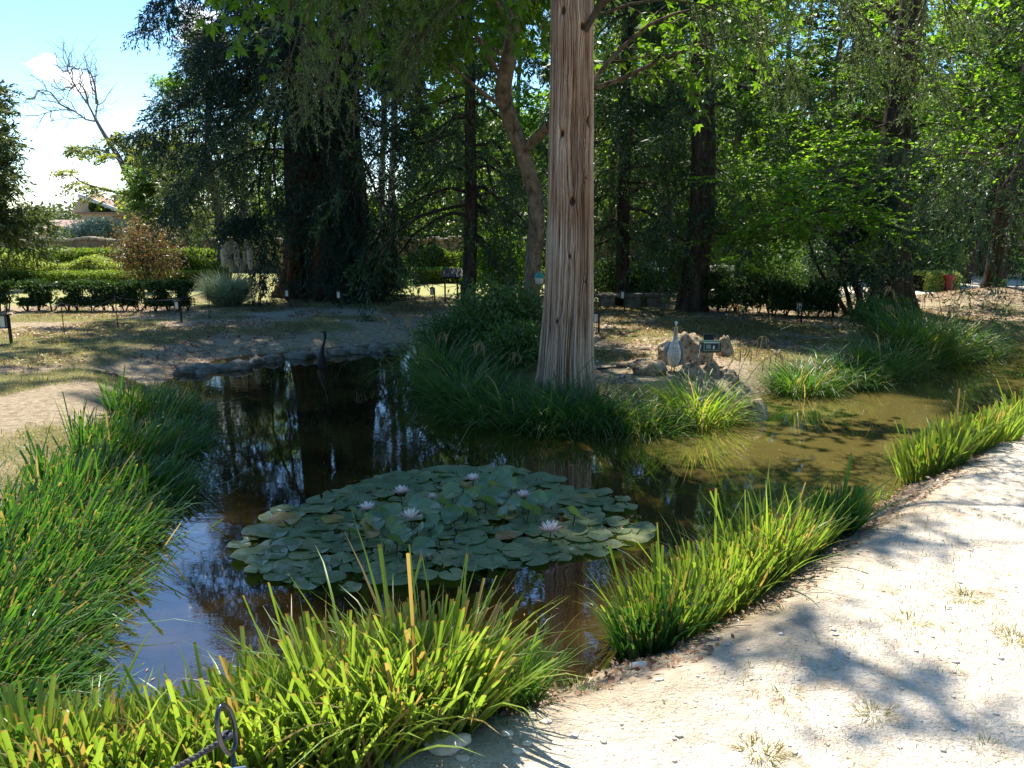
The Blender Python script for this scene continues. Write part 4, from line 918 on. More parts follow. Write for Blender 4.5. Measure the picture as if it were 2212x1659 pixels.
# house behind the wall
def house():
    y = 44
    rt = root('house', A(220, 520, y)*[1, 1, 0], 'tan house with clay tiled roof and white gable edge behind the wall', 'house')
    m = MB()
    a = A(176, 462, y); b = A(292, 462, y); z1 = a[2]
    m.box(((a[0]+b[0])/2, y+2, z1/2-.2), (b[0]-a[0], 4, z1+.4)); m.mk('wall', M['render'], rt)
    m = MB(); m.box(((a[0]+b[0])/2-.05, y+1.9, z1+.05), (b[0]-a[0]+.4, 4.2, .09)); m.mk('eaves', M['tiles'], rt)
    w = MB(); c = A(266, 485, y); w.box((c[0], y-.03, c[2]), (.95, .08, .75)); wo_ = w.mk('window', M['shutter'], rt)
    f = MB(); f.box((c[0], y-.09, c[2]+.41), (1.1, .06, .06)); f.box((c[0], y-.09, c[2]-.41), (1.1, .10, .06)); f.mk('window_frame', M['wood'], wo_)
    # roof slope facing us to the right, behind the flat eaves
    p0 = A(172, 424, y+.6); p1 = A(262, 458, y+.6); p2 = A(292, 457, y+5); p3 = A(209, 417, y+5)
    n = np.array([0, 0, .12]); V = np.array([p0, p1, p2, p3]); V = np.vstack([V, V-n])
    F = [(0, 1, 2, 3), (7, 6, 5, 4), (0, 4, 5, 1), (1, 5, 6, 2), (2, 6, 7, 3), (3, 7, 4, 0)]
    r = mk('roof', V, F, M['tiles'], rt)
    d = p1-p0; m = MB(); m.tube([p0+[0, -.12, .03], p1+[0, -.12, .03]], .13, 6); m.mk('gable_edge', M['white_r'], rt)
    gb_ = mk('gable', [p0, p1, [p0[0]-.5, p1[1], p1[2]], p0+[0, .3, 0], p1+[0, .3, 0], [p0[0]-.5, p1[1]+.3, p1[2]]], [(0, 2, 1), (3, 4, 5), (0, 1, 4, 3), (1, 2, 5, 4), (2, 0, 3, 5)], M['render'], rt)
    n_ = 900; f = rng.random(n_); g_ = rng.random(n_)**.7; pp = (p0*(1-f[:, None])+p1*f[:, None]); pp[:, 2] = p1[2]+(pp[:, 2]-p1[2])*g_; pp[:, 1] -= .12
    keep = f > .25; V, F = leafq(pp[keep], rng.normal(0, 1, (keep.sum(), 3)), rng.normal(0, 1, (keep.sum(), 3)), .2, .16); mk('ivy', V, F, M['farleaf'], rt)
    for u, v, s in ((275, 418, .55), (253, 428, .3)):
        c = A(u, v, y+3.5); m = MB(); m.box((c[0], c[1], c[2]-.5), (s, s, 1.2)); m.box((c[0], c[1], c[2]+.14), (s+.14, s+.14, .08)); ch = m.mk('chimney', M['render'], r)
house()
def house2():
    y = 40; a = A(40, 497, y); b = A(165, 497, y)
    rt = root('outbuilding', (a[0], y, 0), 'low tan outbuilding with sloping tiled roof half hidden by the left cedar', 'house')
    m = MB(); m.box(((a[0]+b[0])/2, y+1.5, a[2]/2-.2), (b[0]-a[0], 3, a[2]+.4)); m.mk('wall', M['render'], rt)
    c = [(a[0]-.2, y-.25, a[2]), (b[0]+.2, y-.25, a[2]), (b[0]+.2, y+3, a[2]+.55), (a[0]-.2, y+3, a[2]+.55)]
    V = np.vstack([c, np.array(c)-[0, 0, .12]]); mk('roof', V, [(0, 1, 2, 3), (7, 6, 5, 4), (0, 4, 5, 1), (1, 5, 6, 2), (2, 6, 7, 3), (3, 7, 4, 0)], M['tiles'], rt)
house2()

def bush(name, label, u, v, y, rx, ry, rz, leafm, n, leaf, cat='bush', group=None, z0=None, up=.5, stemmy=True, hang=False, zc=.5):
    b = A(u, v, y); b[2] = ground_z(b[0], b[1]) if z0 is None else z0
    rt = root(name, b, label, cat, group)
    a = rnd(0, 2*pi, n); cz = rnd(-1, 1, n); q = rng.random(n)**.45
    lump = .72+.5*vnoise(a*2.2, cz*2.5+9, int(u))+.18*rng.normal(0, 1, n)*.5
    sxy = np.sqrt(1-cz**2)
    p = np.stack([np.cos(a)*sxy*rx*q*lump, np.sin(a)*sxy*ry*q*lump, rz*zc*2*(.5+.5*cz*q*lump)], -1)+b
    p[:, 2] = np.maximum(p[:, 2], b[2]+.03)
    D = rng.normal(0, .7, (n, 3))+[0, 0, up]
    V, F = leafq(p, D, rng.normal(0, .6, (n, 3))+[0, 0, 1], leaf*rng.uniform(.6, 1.3, n), leaf*.5); mk('foliage', V, F, leafm, rt)
    if stemmy:
        ms = []
        for k in range(9):
            e = b+np.array([rng.normal(0, .5)*rx, rng.normal(0, .4)*ry, rz*rng.uniform(.5, .9)])
            ms.append(tube(resample([b-[0, 0, .05], (b*.6+e*.4)+rng.normal(0, .05, 3), e], 7), np.linspace(.025, .006, 7)*max(1, rz*.6), 5))
        mk('stems', *joinVF(*ms), M['bark_twig'], rt)
    return rt
# garden hedges, left
hedge('boxwood_hedge', 'long clipped box hedge with a flat lit top across the far lawn', hx(-120, 22), 22, hx(470, 22), 22, 0, .43, .6, M['hedge'], 26000, .05)
def wavy(f): return .52+.34*math.exp(-((f-.28)/.13)**2)+.26*math.exp(-((f-.72)/.09)**2)
hedge('wavy_hedge', 'variegated hedge clipped into waves behind the flat box hedge, far left', hx(-60, 24), 24, hx(320, 24), 24, 0, .8, .9, M['var'], 15000, .07, wav=wavy)
def wavy2(f): return .55+.38*math.exp(-((f-.35)/.25)**2)
hedge('wavy_hedge', 'dark green mounded hedge between the bronze-leaved shrub and the pampas grass', hx(355, 24.5), 24.5, hx(500, 24.5), 24.5, 0, .8, .8, M['hedge'], 8000, .07, wav=wavy2)
hedge('boxwood_hedge', 'darker hedge row standing at the foot of the left rubble wall', hx(-200, 27.5), 27.5, hx(480, 27.5), 27.5, 0, .92, .9, M['hedge'], 22000, .08)
hedge('boxwood_hedge', 'clipped hedge with a level top behind the lectern sign, middle distance', hx(880, 24), 24, hx(1180, 24), 24, 0, .42, .6, M['hedge'], 12000, .055)
def wavy3(f): return .65+.45*math.exp(-((f-.22)/.10)**2)+.48*math.exp(-((f-.52)/.12)**2)+.45*math.exp(-((f-.85)/.1)**2)
hedge('wavy_hedge', 'hedge clipped into rounded domes beneath the shaded wall in the middle', hx(860, 26.5), 26.5, hx(1200, 26.5), 26.5, 0, .8, .9, M['hedge'], 14000, .075, wav=wavy3)
# ragged dark front shrubs
for (u0, u1, lab) in ((-60, 30, 'ragged dark hedge plant cut off by the left edge'), (52, 122, 'ragged dark hedge plant second from the left edge'),
                      (134, 188, 'narrow see-through hedge plant with bare crooked stems'), (186, 308, 'widest ragged dark hedge plant, with a dense level top'),
                      (322, 372, 'small top-heavy hedge plant on a single leaning stem'), (368, 416, 'last ragged hedge plant of the row, leaning right')):
    y = 15.6; hedge('ragged_hedge', lab, hx(u0, y), y, hx(u1, y), y, 0, .53, .35, M['hedge_shaded'], int((u1-u0)*85), .055, gappy=True, group='ragged hedge plants along the garden path', stems=max(2, int((u1-u0)/22)), ragged=.05)
# right side hedges
hedge('clipped_hedge', 'see-through clipped hedge with bare legs right of the fir trunk', hx(1520, 15.4), 15.6, hx(1665, 15.4), 15.2, 0, .72, .55, M['hedge_shaded'], 9000, .055, gappy=True, stems=7)
hedge('clipped_hedge', 'dense dark clipped hedge nearest the stream, right of the see-through one', hx(1668, 14.6), 14.8, hx(1800, 14.6), 14.4, 0, .62, .6, M['hedge_shaded'], 8000, .055, stem_top=.15, stems=6)
hedge('clipped_hedge', 'square clipped hedge block with a lit top before the bright path', hx(1640, 19), 19, hx(1762, 19), 19, 0, .72, .8, M['hedge'], 9000, .06)
hedge('clipped_hedge', 'low lit hedge behind the white sign', hx(1510, 20.5), 20.5, hx(1660, 20.5), 20.5, 0, .78, .6, M['hedge'], 8000, .06)
hedge('clipped_hedge', 'lit variegated hedge left of the red bin', hx(1975, 21), 21, hx(2048, 21), 21, 0, .46, .8, M['var'], 5000, .06)
hedge('clipped_hedge', 'dark hedge in the gloom between pale trunk and fir', hx(1290, 21), 21, hx(1465, 21), 21, 0, .75, .6, M['hedge_shaded'], 9000, .06)
bush('laurel_bush', 'dark broadleaf bush low in the gloom right of the pale trunk', 1360, 640, 17.5, 1.0, .6, 1.0, M['shrub'], 4000, .09)
bush('laurel_bush', 'dark undergrowth bush directly left of the fir trunk', 1440, 610, 19.5, .9, .6, 1.3, M['shrub'], 4000, .09)
bush('laurel_bush', 'shaggy bush under the lime sprays behind the clipped hedges', 1640, 600, 18, 1.3, .8, 1.5, M['shrub'], 6000, .08)
bush('laurel_bush', 'dark bush behind the yew at the foot of the leaning trunk', 1760, 590, 20, 1.2, .8, 1.4, M['hedge_shaded'], 5000, .09)
bush('laurel_bush', 'shadowy bush right of the leaning trunk at the path edge', 2010, 600, 23, 1.1, .8, 1.5, M['shrub'], 5000, .10)
bush('laurel_bush', 'yellow-lit leafy bush left of the curving chestnut stem', 1075, 610, 17.8, .9, .6, 1.7, M['broad'], 5000, .09)
bush('laurel_bush', 'green bush at the right foot of the redwood', 835, 635, 19.5, .75, .6, .95, M['shrub'], 4000, .08)
bush('olive_bush', 'silver-grey olive bush on top of the wall in front of the house', 215, 520, 33, 1.25, .8, 1.25, M['olive'], 8000, .11, z0=.9)
bush('olive_bush', 'smaller grey bush with green sprigs left of the silver olive', 150, 520, 32.5, .8, .6, .8, M['olive'], 3500, .10, z0=.9)
bush('bronze_shrub', 'bronze-leaved shrub with thin forked trunk standing before the box hedge', 322, 612, 20.5, 1.0, .7, 1.75, M['redleaf'], 5200, .085, zc=.56)
# leafy bush left of the pale trunk
bush('leafy_shrub', 'tall leafy green shrub with pale sprigs immediately left of the pale trunk', 1090, 740, 10.2, .72, .6, 1.15, M['shrub'], 9000, .065)
bush('leafy_shrub', 'lower rounded green shrub left of the taller one on the far bank', 985, 760, 10.6, .62, .5, .78, M['shrub'], 7000, .055)
bush('leafy_shrub', 'small dark shrub tucked between the grass and the pale trunk base', 1120, 800, 8.9, .42, .35, .55, M['shrub'], 3500, .055)
bush('leafy_shrub', 'grey-leaved shrub among the tall sedge on the right bank', 1905, 730, 11.6, .55, .4, .6, M['shrub'], 3500, .06)

# pampas grass
def pampas():
    b = A(492, 650, 16.8); b[2] = ground_z(b[0], b[1]); rt = root('pampas_grass', b, 'pale pampas grass clump with upright feathery white plumes beside the redwood', 'grass clump')
    n = 2600; a = rnd(0, 2*pi, n); q = rng.random(n)*.25
    p = b+np.stack([np.cos(a)*q, np.sin(a)*q, 0*a], -1)
    V, F, h = blades(p, np.arctan2(np.cos(a), np.sin(a))+rng.normal(0, .3, n), rnd(.1, .95, n), rnd(.7, 1.8, n), rnd(.45, 1.0, n), rnd(.010, .02, n), np.zeros(n, bool), 6)
    mk('leaves', V, F, M['pampas'], rt, attr={'h': h})
    for (u, v) in ((488, 535), (497, 528), (508, 524), (516, 530), (524, 545), (538, 527), (545, 540), (502, 545)):
        t = A(u-6, v+2, 16.8+rng.uniform(-.15, .15)); m0 = t-[0, 0, .42]
        f = 500; s = rng.random(f); rr = .07*np.sin(pi*np.clip(s*.9+.08, 0, 1))**.8
        aa = rnd(0, 2*pi, f); pp = m0+(t-m0)*s[:, None]+np.stack([np.cos(aa)*rr*.4, np.sin(aa)*rr*.4, 0*aa], -1)
        lv1 = leafq(pp, np.stack([np.cos(aa)*.35, np.sin(aa)*.35, 1+0*aa], -1), rng.normal(0, 1, (f, 3)), .11, .03)
        pl = mk('plume', *lv1, M['plume'], rt)
        st = tube(resample([b+rng.normal(0, .06, 3)*[1, 1, 0], (b+m0)/2+[0, 0, .1], m0, t-[0, 0, .05]], 8), .007*np.ones(8), 4); mk('stalk', *st, M['wood'], pl)
pampas()

# ================================================================== reeds and sedges around the pond
def px(u, v, z=-.08): p = P(u, v, z); return p[0], p[1]
G1 = 'cut iris clumps along the near edge of the pond'
near = [(60, 1740, .26, .22, .28, 560, 'bright cut iris clump in the bottom left corner'),
        (225, 1720, .25, .2, .26, 480, 'bright cut iris clump left of the rope post'),
        (400, 1700, .25, .2, .26, 480, 'bright cut iris clump directly behind the rope post ring'),
        (560, 1640, .24, .2, .31, 460, 'bright cut iris clump just right of the rope post'),
        (740, 1590, .24, .2, .39, 460, 'bright cut iris clump with long stray blades, middle of the near row'),
        (900, 1540, .20, .18, .43, 430, 'tallest bright cut iris clump of the near row'),
        (960, 1530, .13, .12, .36, 220, 'bright cut iris clump at the right end of the near row')]
for (u, v, rx, ry, h, n, lab) in near:
    v2 = min(v, 1655+ (v-1655)*.5)
    clump('iris_clump', lab, px(u, v, 0), int(n*1.25), rx, ry, -.2, h*1.22, .0135, M['reed'], .82, (.04, .66), (0, .6), group=G1, longf=.02, K=5)
clump('iris_clump', 'half-shaded cut iris clump leaning out at the far lower left', px(-90, 1640, 0), 500, .26, .22, 0, .34, .014, M['reed_shaded'], .85, (.05, .5), (0, .4), group=G1)
clump('liriope_clump', 'small blue-green tuft of fine arching blades right of the near iris row', px(1095, 1480, -.02), 420, .11, .10, 0, .29, .0065, M['sedge'], .35, (.05, .55), (.1, .7), K=5)
# right near bank clumps
G2 = 'cut iris clumps along the right-hand near bank'
for (u, v, rx, ry, h, n, lab, mt) in ((1405, 1325, .13, .12, .27, 330, 'dark green cut iris clump at the lower end of the right-bank row', 'reed_shaded'),
                                  (1450, 1290, .20, .17, .34, 420, 'green cut iris clump second from the lower end of the right-bank row', 'reed'),
                                  (1545, 1235, .22, .18, .38, 460, 'tall green cut iris clump in the middle of the right-bank row', 'reed'),
                                  (1640, 1195, .22, .18, .38, 460, 'broad green cut iris clump near the upper end of the right-bank row', 'reed'),
                                  (1705, 1165, .17, .14, .34, 380, 'green cut iris clump with splayed blades at the upper end of the row', 'reed'),
                                  (1800, 1130, .12, .11, .32, 260, 'separate darker iris clump standing just beyond the right-bank row', 'reed_shaded')):
    clump('iris_clump', lab, px(u, v, -.06), int(n*1.1), rx, ry,   .6, h*1.18, .012 if mt == 'reed' else .014, M[mt], .82, (.04, .5), (0, .25), group=G2)
clump('iris_clump', 'pale low grass tuft between the two lit iris groups at right', px(1895, 1012, -.06), 90, .07, .06, 0, .13, .010, M['sedge_lit'], .3, (.1, .7), (.2, .8), cat='plant')
G3 = 'bright iris clumps on the far right near bank'
for (u, v, rx, ry, h, n, lab) in ((2015, 985, .19, .2, .40, 420, 'bright yellow-green iris clump, left of the far right group'), (2075, 962, .22, .2, .40, 420, 'bright yellow-green iris clump, middle of the far right group'),
                                  (2130, 950, .24, .2, .34, 300, 'lower bright iris clump right of the middle one'), (2215, 925, .3, .22, .42, 420, 'bright iris clump cut off by the right edge')):
    clump('iris_clump', lab, px(u, v, -.05), n, rx, ry, .3, h, .016, M['reed'], .88, (.05, .45), (0, .3), group=G3)
# left bank mass
G4 = 'long green iris clumps hanging over the left edge of the pond'
left = [(330, 870, .40, .30, .46, 'farthest iris clump of the left bank, by the edging stones'), (390, 910, .28, .26, .40, 'iris clump with blades trailing on the water near the far end'),
        (270, 945, .38, .3, .48, 'iris clump third from the far end of the left bank'), (340, 1010, .30, .28, .45, 'iris clump over the water at the widest part of the sky reflections'),
        (190, 1030, .36, .3, .48, 'iris clump at the back of the left bank beside bare soil'), (240, 1095, .28, .26, .44, 'iris clump half way along the left bank, at the water'),
        (100, 1110, .36, .3, .48, 'iris clump half way along the left bank, landward side'), (140, 1190, .27, .26, .42, 'iris clump in deep green shade at the waterside'),
        (10, 1180, .36, .3, .48, 'iris clump against the left edge, upper one'), (40, 1300, .26, .24, .40, 'dark iris clump above the blue sky reflection'),
        (-90, 1290, .30, .26, .46, 'iris clump against the left edge, middle one'), (-40, 1410, .24, .22, .38, 'iris clump at the lower left, blades drooping to the sky reflection'),
        (-170, 1450, .26, .24, .44, 'iris clump against the left edge, lowest of the dark ones')]
for i, (u, v, rx, ry, h, lab) in enumerate(left):
    clump('iris_clump', lab, px(u, v, -.05), 680, rx, ry, .5, h, .0135, M['reed_shaded'], .72, (.05, .65), (0, .7), lean_to=(radians(80), .38 if i % 2 == 0 else .5), group=G4, longf=.04)
# island sedges
G5 = 'sedge clumps fringing the far bank'
sedge = [(955, 815, .24, .22, .75, 480, 'leftmost arching sedge clump on the far bank'), (1000, 850, .26, .2, .62, 480, 'arching sedge clump below the rounded shrub'),
         (1045, 870, .28, .2, .55, 420, 'sedge clump with pale seed heads left of the pale trunk'), (1115, 885, .28, .2, .60, 420, 'sedge clump directly below left of the pale trunk'),
         (1190, 893, .26, .18, .58, 420, 'sedge clump directly before the pale trunk'), (1265, 895, .26, .18, .58, 400, 'sedge clump drooping to the water right of the pale trunk'),
         (1335, 900, .26, .18, .46, 360, 'sedge clump on the far bank below the flat rocks'), (1400, 905, .24, .18, .46, 320, 'sedge clump just left of the sunlit one'),
         (1725, 832, .24, .18, .46, 340, 'green sedge tuft right of the upright rock'), (1760, 825, .28, .2, .44, 320, 'sedge clump on the dark overhanging bank, left part'),
         (1840, 815, .30, .2, .48, 360, 'sedge clump on the dark overhanging bank, middle part'), (1910, 800, .34, .22, .60, 440, 'sedge clump on the right bank below the grey shrub'),
         (1975, 775, .36, .24, .80, 520, 'tallest sedge clump arching over the right end of the bank'), (2045, 765, .34, .24, .72, 460, 'arching sedge clump at the bend of the stream'),
         (2105, 758, .3, .22, .5, 300, 'last sedge clump before the open stream')]
for (u, v, rx, ry, h, n, lab) in sedge:
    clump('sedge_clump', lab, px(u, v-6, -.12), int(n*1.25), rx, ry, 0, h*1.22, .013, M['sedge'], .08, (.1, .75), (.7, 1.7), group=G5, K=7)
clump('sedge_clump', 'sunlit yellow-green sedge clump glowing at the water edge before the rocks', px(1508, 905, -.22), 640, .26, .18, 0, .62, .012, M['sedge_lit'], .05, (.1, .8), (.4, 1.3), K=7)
# drooping seed stalks of the pendulous sedge
def stalks(name, label, pts, n, mat):
    ws = []; b0 = None
    for (u, v, y, du, dv) in pts:
        b = A(u, v, y); b[2] = ground_z(b[0], b[1]); t = A(u+du, v+dv, y)
        if b0 is None: b0 = b
        c = resample([b, b*.45+t*.55+[0, 0, .12], t, t+[.08*np.sign(du or 1), 0, -.05]], 10); ws.append(tube(c, np.linspace(.004, .002, 10), 4))
        for k in range(5):
            q = c[4+k]; e = q+np.array([rng.normal(.02, .02), 0, -rng.uniform(.07, .13)]); ws.append(tube(resample([q, q+[.03, 0, .01], e], 6), np.array([.002, .003, .005, .006, .006, .003]), 5))
    V, F = joinVF(*ws); o = mk(name, V, F, mat, origin=b0); tag(o, label, 'plant')
M['seed'] = plain('seed_heads', (.36, .25, .12), .85, col2=(.24, .17, .08))
stalks('seed_stalks', 'drooping brown seed stalks rising over the left sedges', [(880, 790, 10.2, -60, -110), (900, 800, 10, -20, -120), (860, 790, 10.4, -90, -70), (930, 820, 9.5, 20, -100), (1060, 860, 8.6, -30, -120), (1090, 860, 8.5, 20, -95)], 5, M['seed'])
stalks('seed_stalks', 'long leaning seed stalk hung with brown catkins above the upright rock', [(1560, 860, 7.6, 80, -130), (1570, 860, 7.7, 100, -95), (1540, 850, 7.6, 60, -100)], 5, M['seed'])
stalks('seed_stalks', 'drooping brown seed stalks over the tall sedge at right', [(1960, 770, 11, -40, -150), (1985, 770, 11, 10, -140), (2020, 765, 11.2, 40, -110), (1900, 790, 11, -60, -80), (2060, 760, 11.4, 60, -60), (1930, 780, 11, -10, -120)], 5, M['seed'])

# ================================================================== water lilies
def pad_mesh(name, r, cup=0.0, seed=0, curl=.0):
    g_ = np.random.default_rng(seed); nA = 40; rings = [0, .25, .5, .75, .92, 1.0]
    a = np.linspace(radians(7), 2*pi-radians(7), nA)
    ph = g_.uniform(0, 6, 4); V = [(0, 0, 0)]
    for q in rings[1:]:
        ed = 1+.05*np.sin(2*a+ph[0])+.03*np.sin(5*a+ph[1])+.012*np.sin(17*a+ph[2])*(q > .8)
        R = r*q*ed; z = cup*r*q**2*(1+.35*np.sin(2*a+ph[3]))+.010*q*np.sin(3*a+ph[2])*(.4+cup*2)+curl*r*np.clip(q-.85, 0, 1)*np.sin(4*a+ph[1])
        V += list(zip(R*np.cos(a), R*np.sin(a), z))
    F = []
    for i in range(nA-1): F.append((0, 1+i, 2+i))
    for k in range(len(rings)-2):
        o = 1+k*nA
        for i in range(nA-1): F.append((o+i, o+nA+i, o+nA+i+1, o+i+1))
    V = np.array(V); h = np.hypot(V[:, 0], V[:, 1])/r
    o = mk(name, V, F, M['pad'], smooth=True, local=True, attr={'h': h, 'ang': np.arctan2(V[:, 1], V[:, 0])})
    return o
pm, pt, pout = newmat('lily_pad')
pa = nd(pt, 'ShaderNodeAttribute', attribute_name='ang'); ph_ = nd(pt, 'ShaderNodeAttribute', attribute_name='h')
oi = nd(pt, 'ShaderNodeObjectInfo')
sn = nd(pt, 'ShaderNodeMath', operation='MULTIPLY'); sn.inputs[1].default_value = 14; pt.links.new(pa.outputs['Fac'], sn.inputs[0])
s2 = nd(pt, 'ShaderNodeMath', operation='SINE'); pt.links.new(sn.outputs[0], s2.inputs[0])
sr = nd(pt, 'ShaderNodeMapRange'); sr.inputs['From Min'].default_value = .93; sr.inputs['From Max'].default_value = 1.0; sr.inputs['To Max'].default_value = .3; pt.links.new(s2.outputs[0], sr.inputs['Value'])
rc = nd(pt, 'ShaderNodeValToRGB'); e = rc.color_ramp.elements; xb = e.new(.965); xb.color = (.22, .24, .11, 1); xc = e.new(.975); xc.color = (.34, .26, .07, 1); e = [e[0], e[3], rc.color_ramp.elements]; e[0].color = (.10, .155, .075, 1); e[1].color = (.22, .24, .11, 1); e[1].color = (.26, .15, .07, 1); x = e[2].new(.55); x.color = (.175, .225, .115, 1)
pt.links.new(oi.outputs['Random'], rc.inputs['Fac'])
c1_ = nd(pt, 'ShaderNodeMixRGB'); c1_.inputs['Color2'].default_value = (.17, .22, .11, 1); pt.links.new(sr.outputs[0], c1_.inputs['Fac']); pt.links.new(rc.outputs[0], c1_.inputs['Color1'])
gp = nd(pt, 'ShaderNodeNewGeometry'); n4 = nd(pt, 'ShaderNodeTexNoise', i={'Scale': 26.0, 'Detail': 5.0, 'Roughness': .7}); pt.links.new(gp.outputs['Position'], n4.inputs['Vector'])
ea = nd(pt, 'ShaderNodeMath', operation='MULTIPLY_ADD'); ea.inputs[1].default_value = .22; pt.links.new(ph_.outputs['Fac'], ea.inputs[0]); pt.links.new(n4.outputs['Fac'], ea.inputs[2])
er = nd(pt, 'ShaderNodeMapRange'); er.inputs['From Min'].default_value = .80; er.inputs['From Max'].default_value = .90; pt.links.new(ea.outputs[0], er.inputs['Value'])
c2_ = nd(pt, 'ShaderNodeMixRGB'); c2_.inputs['Color2'].default_value = (.22, .11, .05, 1); pt.links.new(er.outputs[0], c2_.inputs['Fac']); pt.links.new(c1_.outputs[0], c2_.inputs['Color1'])
pb = nd(pt, 'ShaderNodeBsdfPrincipled'); pb.inputs['Roughness'].default_value = .24; pb.inputs['Specular IOR Level'].default_value = .6; pt.links.new(c2_.outputs[0], pb.inputs['Base Color'])
pbp = nd(pt, 'ShaderNodeBump', i={'Strength': .25, 'Distance': .01}); pt.links.new(n4.outputs['Fac'], pbp.inputs['Height']); pt.links.new(pbp.outputs[0], pb.inputs['Normal'])
ptr = nd(pt, 'ShaderNodeBsdfTranslucent'); pgm = nd(pt, 'ShaderNodeMixRGB', blend_type='MULTIPLY'); pgm.inputs['Fac'].default_value = 1; pgm.inputs['Color2'].default_value = (2, 2.4, .4, 1)
pt.links.new(c2_.outputs[0], pgm.inputs['Color1']); pt.links.new(pgm.outputs[0], ptr.inputs['Color'])
pmx = nd(pt, 'ShaderNodeMixShader'); pmx.inputs[0].default_value = .25; pt.links.new(pb.outputs[0], pmx.inputs[1]); pt.links.new(ptr.outputs[0], pmx.inputs[2]); pt.links.new(pmx.outputs[0], pout.inputs[0])
M['pad'] = pm
lily_px = [(490, 1185), (570, 1140), (600, 1110), (690, 1085), (740, 1060), (810, 1035), (900, 1015), (1000, 1008), (1100, 1015), (1200, 1035), (1260, 1060), (1330, 1075), (1385, 1100), (1350, 1112), (1290, 1105),
           (1310, 1130), (1405, 1140), (1410, 1160), (1340, 1195), (1260, 1200), (1180, 1215), (1050, 1240), (880, 1262), (740, 1275), (620, 1258), (560, 1240), (520, 1210)]
lp = np.array([P(u, v, WZ)[:2] for u, v in lily_px])
def inpoly(x, y, poly):
    ins = False; n = len(poly)
    for i in range(n):
        a = poly[i]; b = poly[(i+1) % n]
        if (a[1] > y) != (b[1] > y) and x < (b[0]-a[0])*(y-a[1])/(b[1]-a[1])+a[0]: ins = not ins
    return ins
G6 = 'water lily pads lying flat on the pond'
protos_p = [pad_mesh('lily_pad', r, .02, k, .16) for k, r in enumerate((.105, .085, .12, .07, .095, .08))]
placed = []; tries = 0; lo_, hi_ = lp.min(0), lp.max(0)
while len(placed) < 240 and tries < 20000:
    tries += 1; x, y = rng.uniform(lo_, hi_)
    if not inpoly(x, y, lp): continue
    if any((x-a)**2+(y-b)**2 < .098**2 for a, b in placed): continue
    placed.append((x, y))
cen = P(1020, 1130, WZ)
for i, (x, y) in enumerate(placed):
    z = WZ+.006+.0028*(i % 9)
    pr = protos_p[i % 6]
    if i < 6: o = pr
    else: o = pr.copy(); S.collection.objects.link(o)
    edge = math.hypot((x-cen[0])/.9, (y-cen[1])/.6)
    o.location = (x, y, z); o.rotation_euler = (rng.normal(0, .03), rng.normal(0, .03), rnd(0, 6.28, 1)[0]); s_ = rng.uniform(.72, 1.08); o.scale = (s_, s_, 1)
    tag(o, 'round notched lily pad lying flat on the water in the big floating patch', 'lily pad', G6)
# raised cupped leaves in the middle
rp_px = [(770, 1120), (790, 1165), (850, 1150), (900, 1160), (830, 1185), (755, 1160), (960, 1100), (1010, 1095), (1000, 1060), (1055, 1050), (1085, 1045), (1040, 1075), (1075, 1085), (1130, 1085),
         (980, 1130), (900, 1105), (940, 1140), (1105, 1065), (860, 1195), (1010, 1120), (1160, 1100), (920, 1200), (1190, 1090), (820, 1130), (1240, 1130), (975, 1075), (1025, 1085), (1000, 1110), (1050, 1100), (870, 1170), (895, 1130), (950, 1170), (800, 1150), (1110, 1100), (1140, 1120), (1065, 1065), (930, 1115), (845, 1125), (1090, 1120)]
G7 = 'cupped lily leaves standing above the pads'
rproto = []
for k, cp in enumerate((.22, .32, .42)):
    r = root('raised_lily_leaf', (0, 0, 0), 'cupped glossy lily leaf held up on a stalk in the middle of the lily patch', 'lily leaf', G7)
    pd_ = pad_mesh('leaf_blade', .066, cp, 30+k, .2); pd_.parent = r; pd_.location = (0, 0, .09); pd_.rotation_euler = (.65, .25, 0)
    V, F = tube(resample([(0, .02, -.06), (.01, 0, .04), (0, 0, .09)], 6), .004*np.ones(6), 6); mk('stalk', V, F, M['stem'], r, local=True); rproto.append(r)
for i, (u, v) in enumerate(rp_px):
    p = P(u, v+14, WZ); r = rproto[i % 3]
    if i >= 3: r = dup(r, p, 0)
    r.location = tuple(p); r.rotation_euler = (rng.normal(0, .1), rng.normal(0, .1), rnd(-2.2, 2.2, 1)[0]); r.scale = (rng.uniform(.85, 1.15),)*3
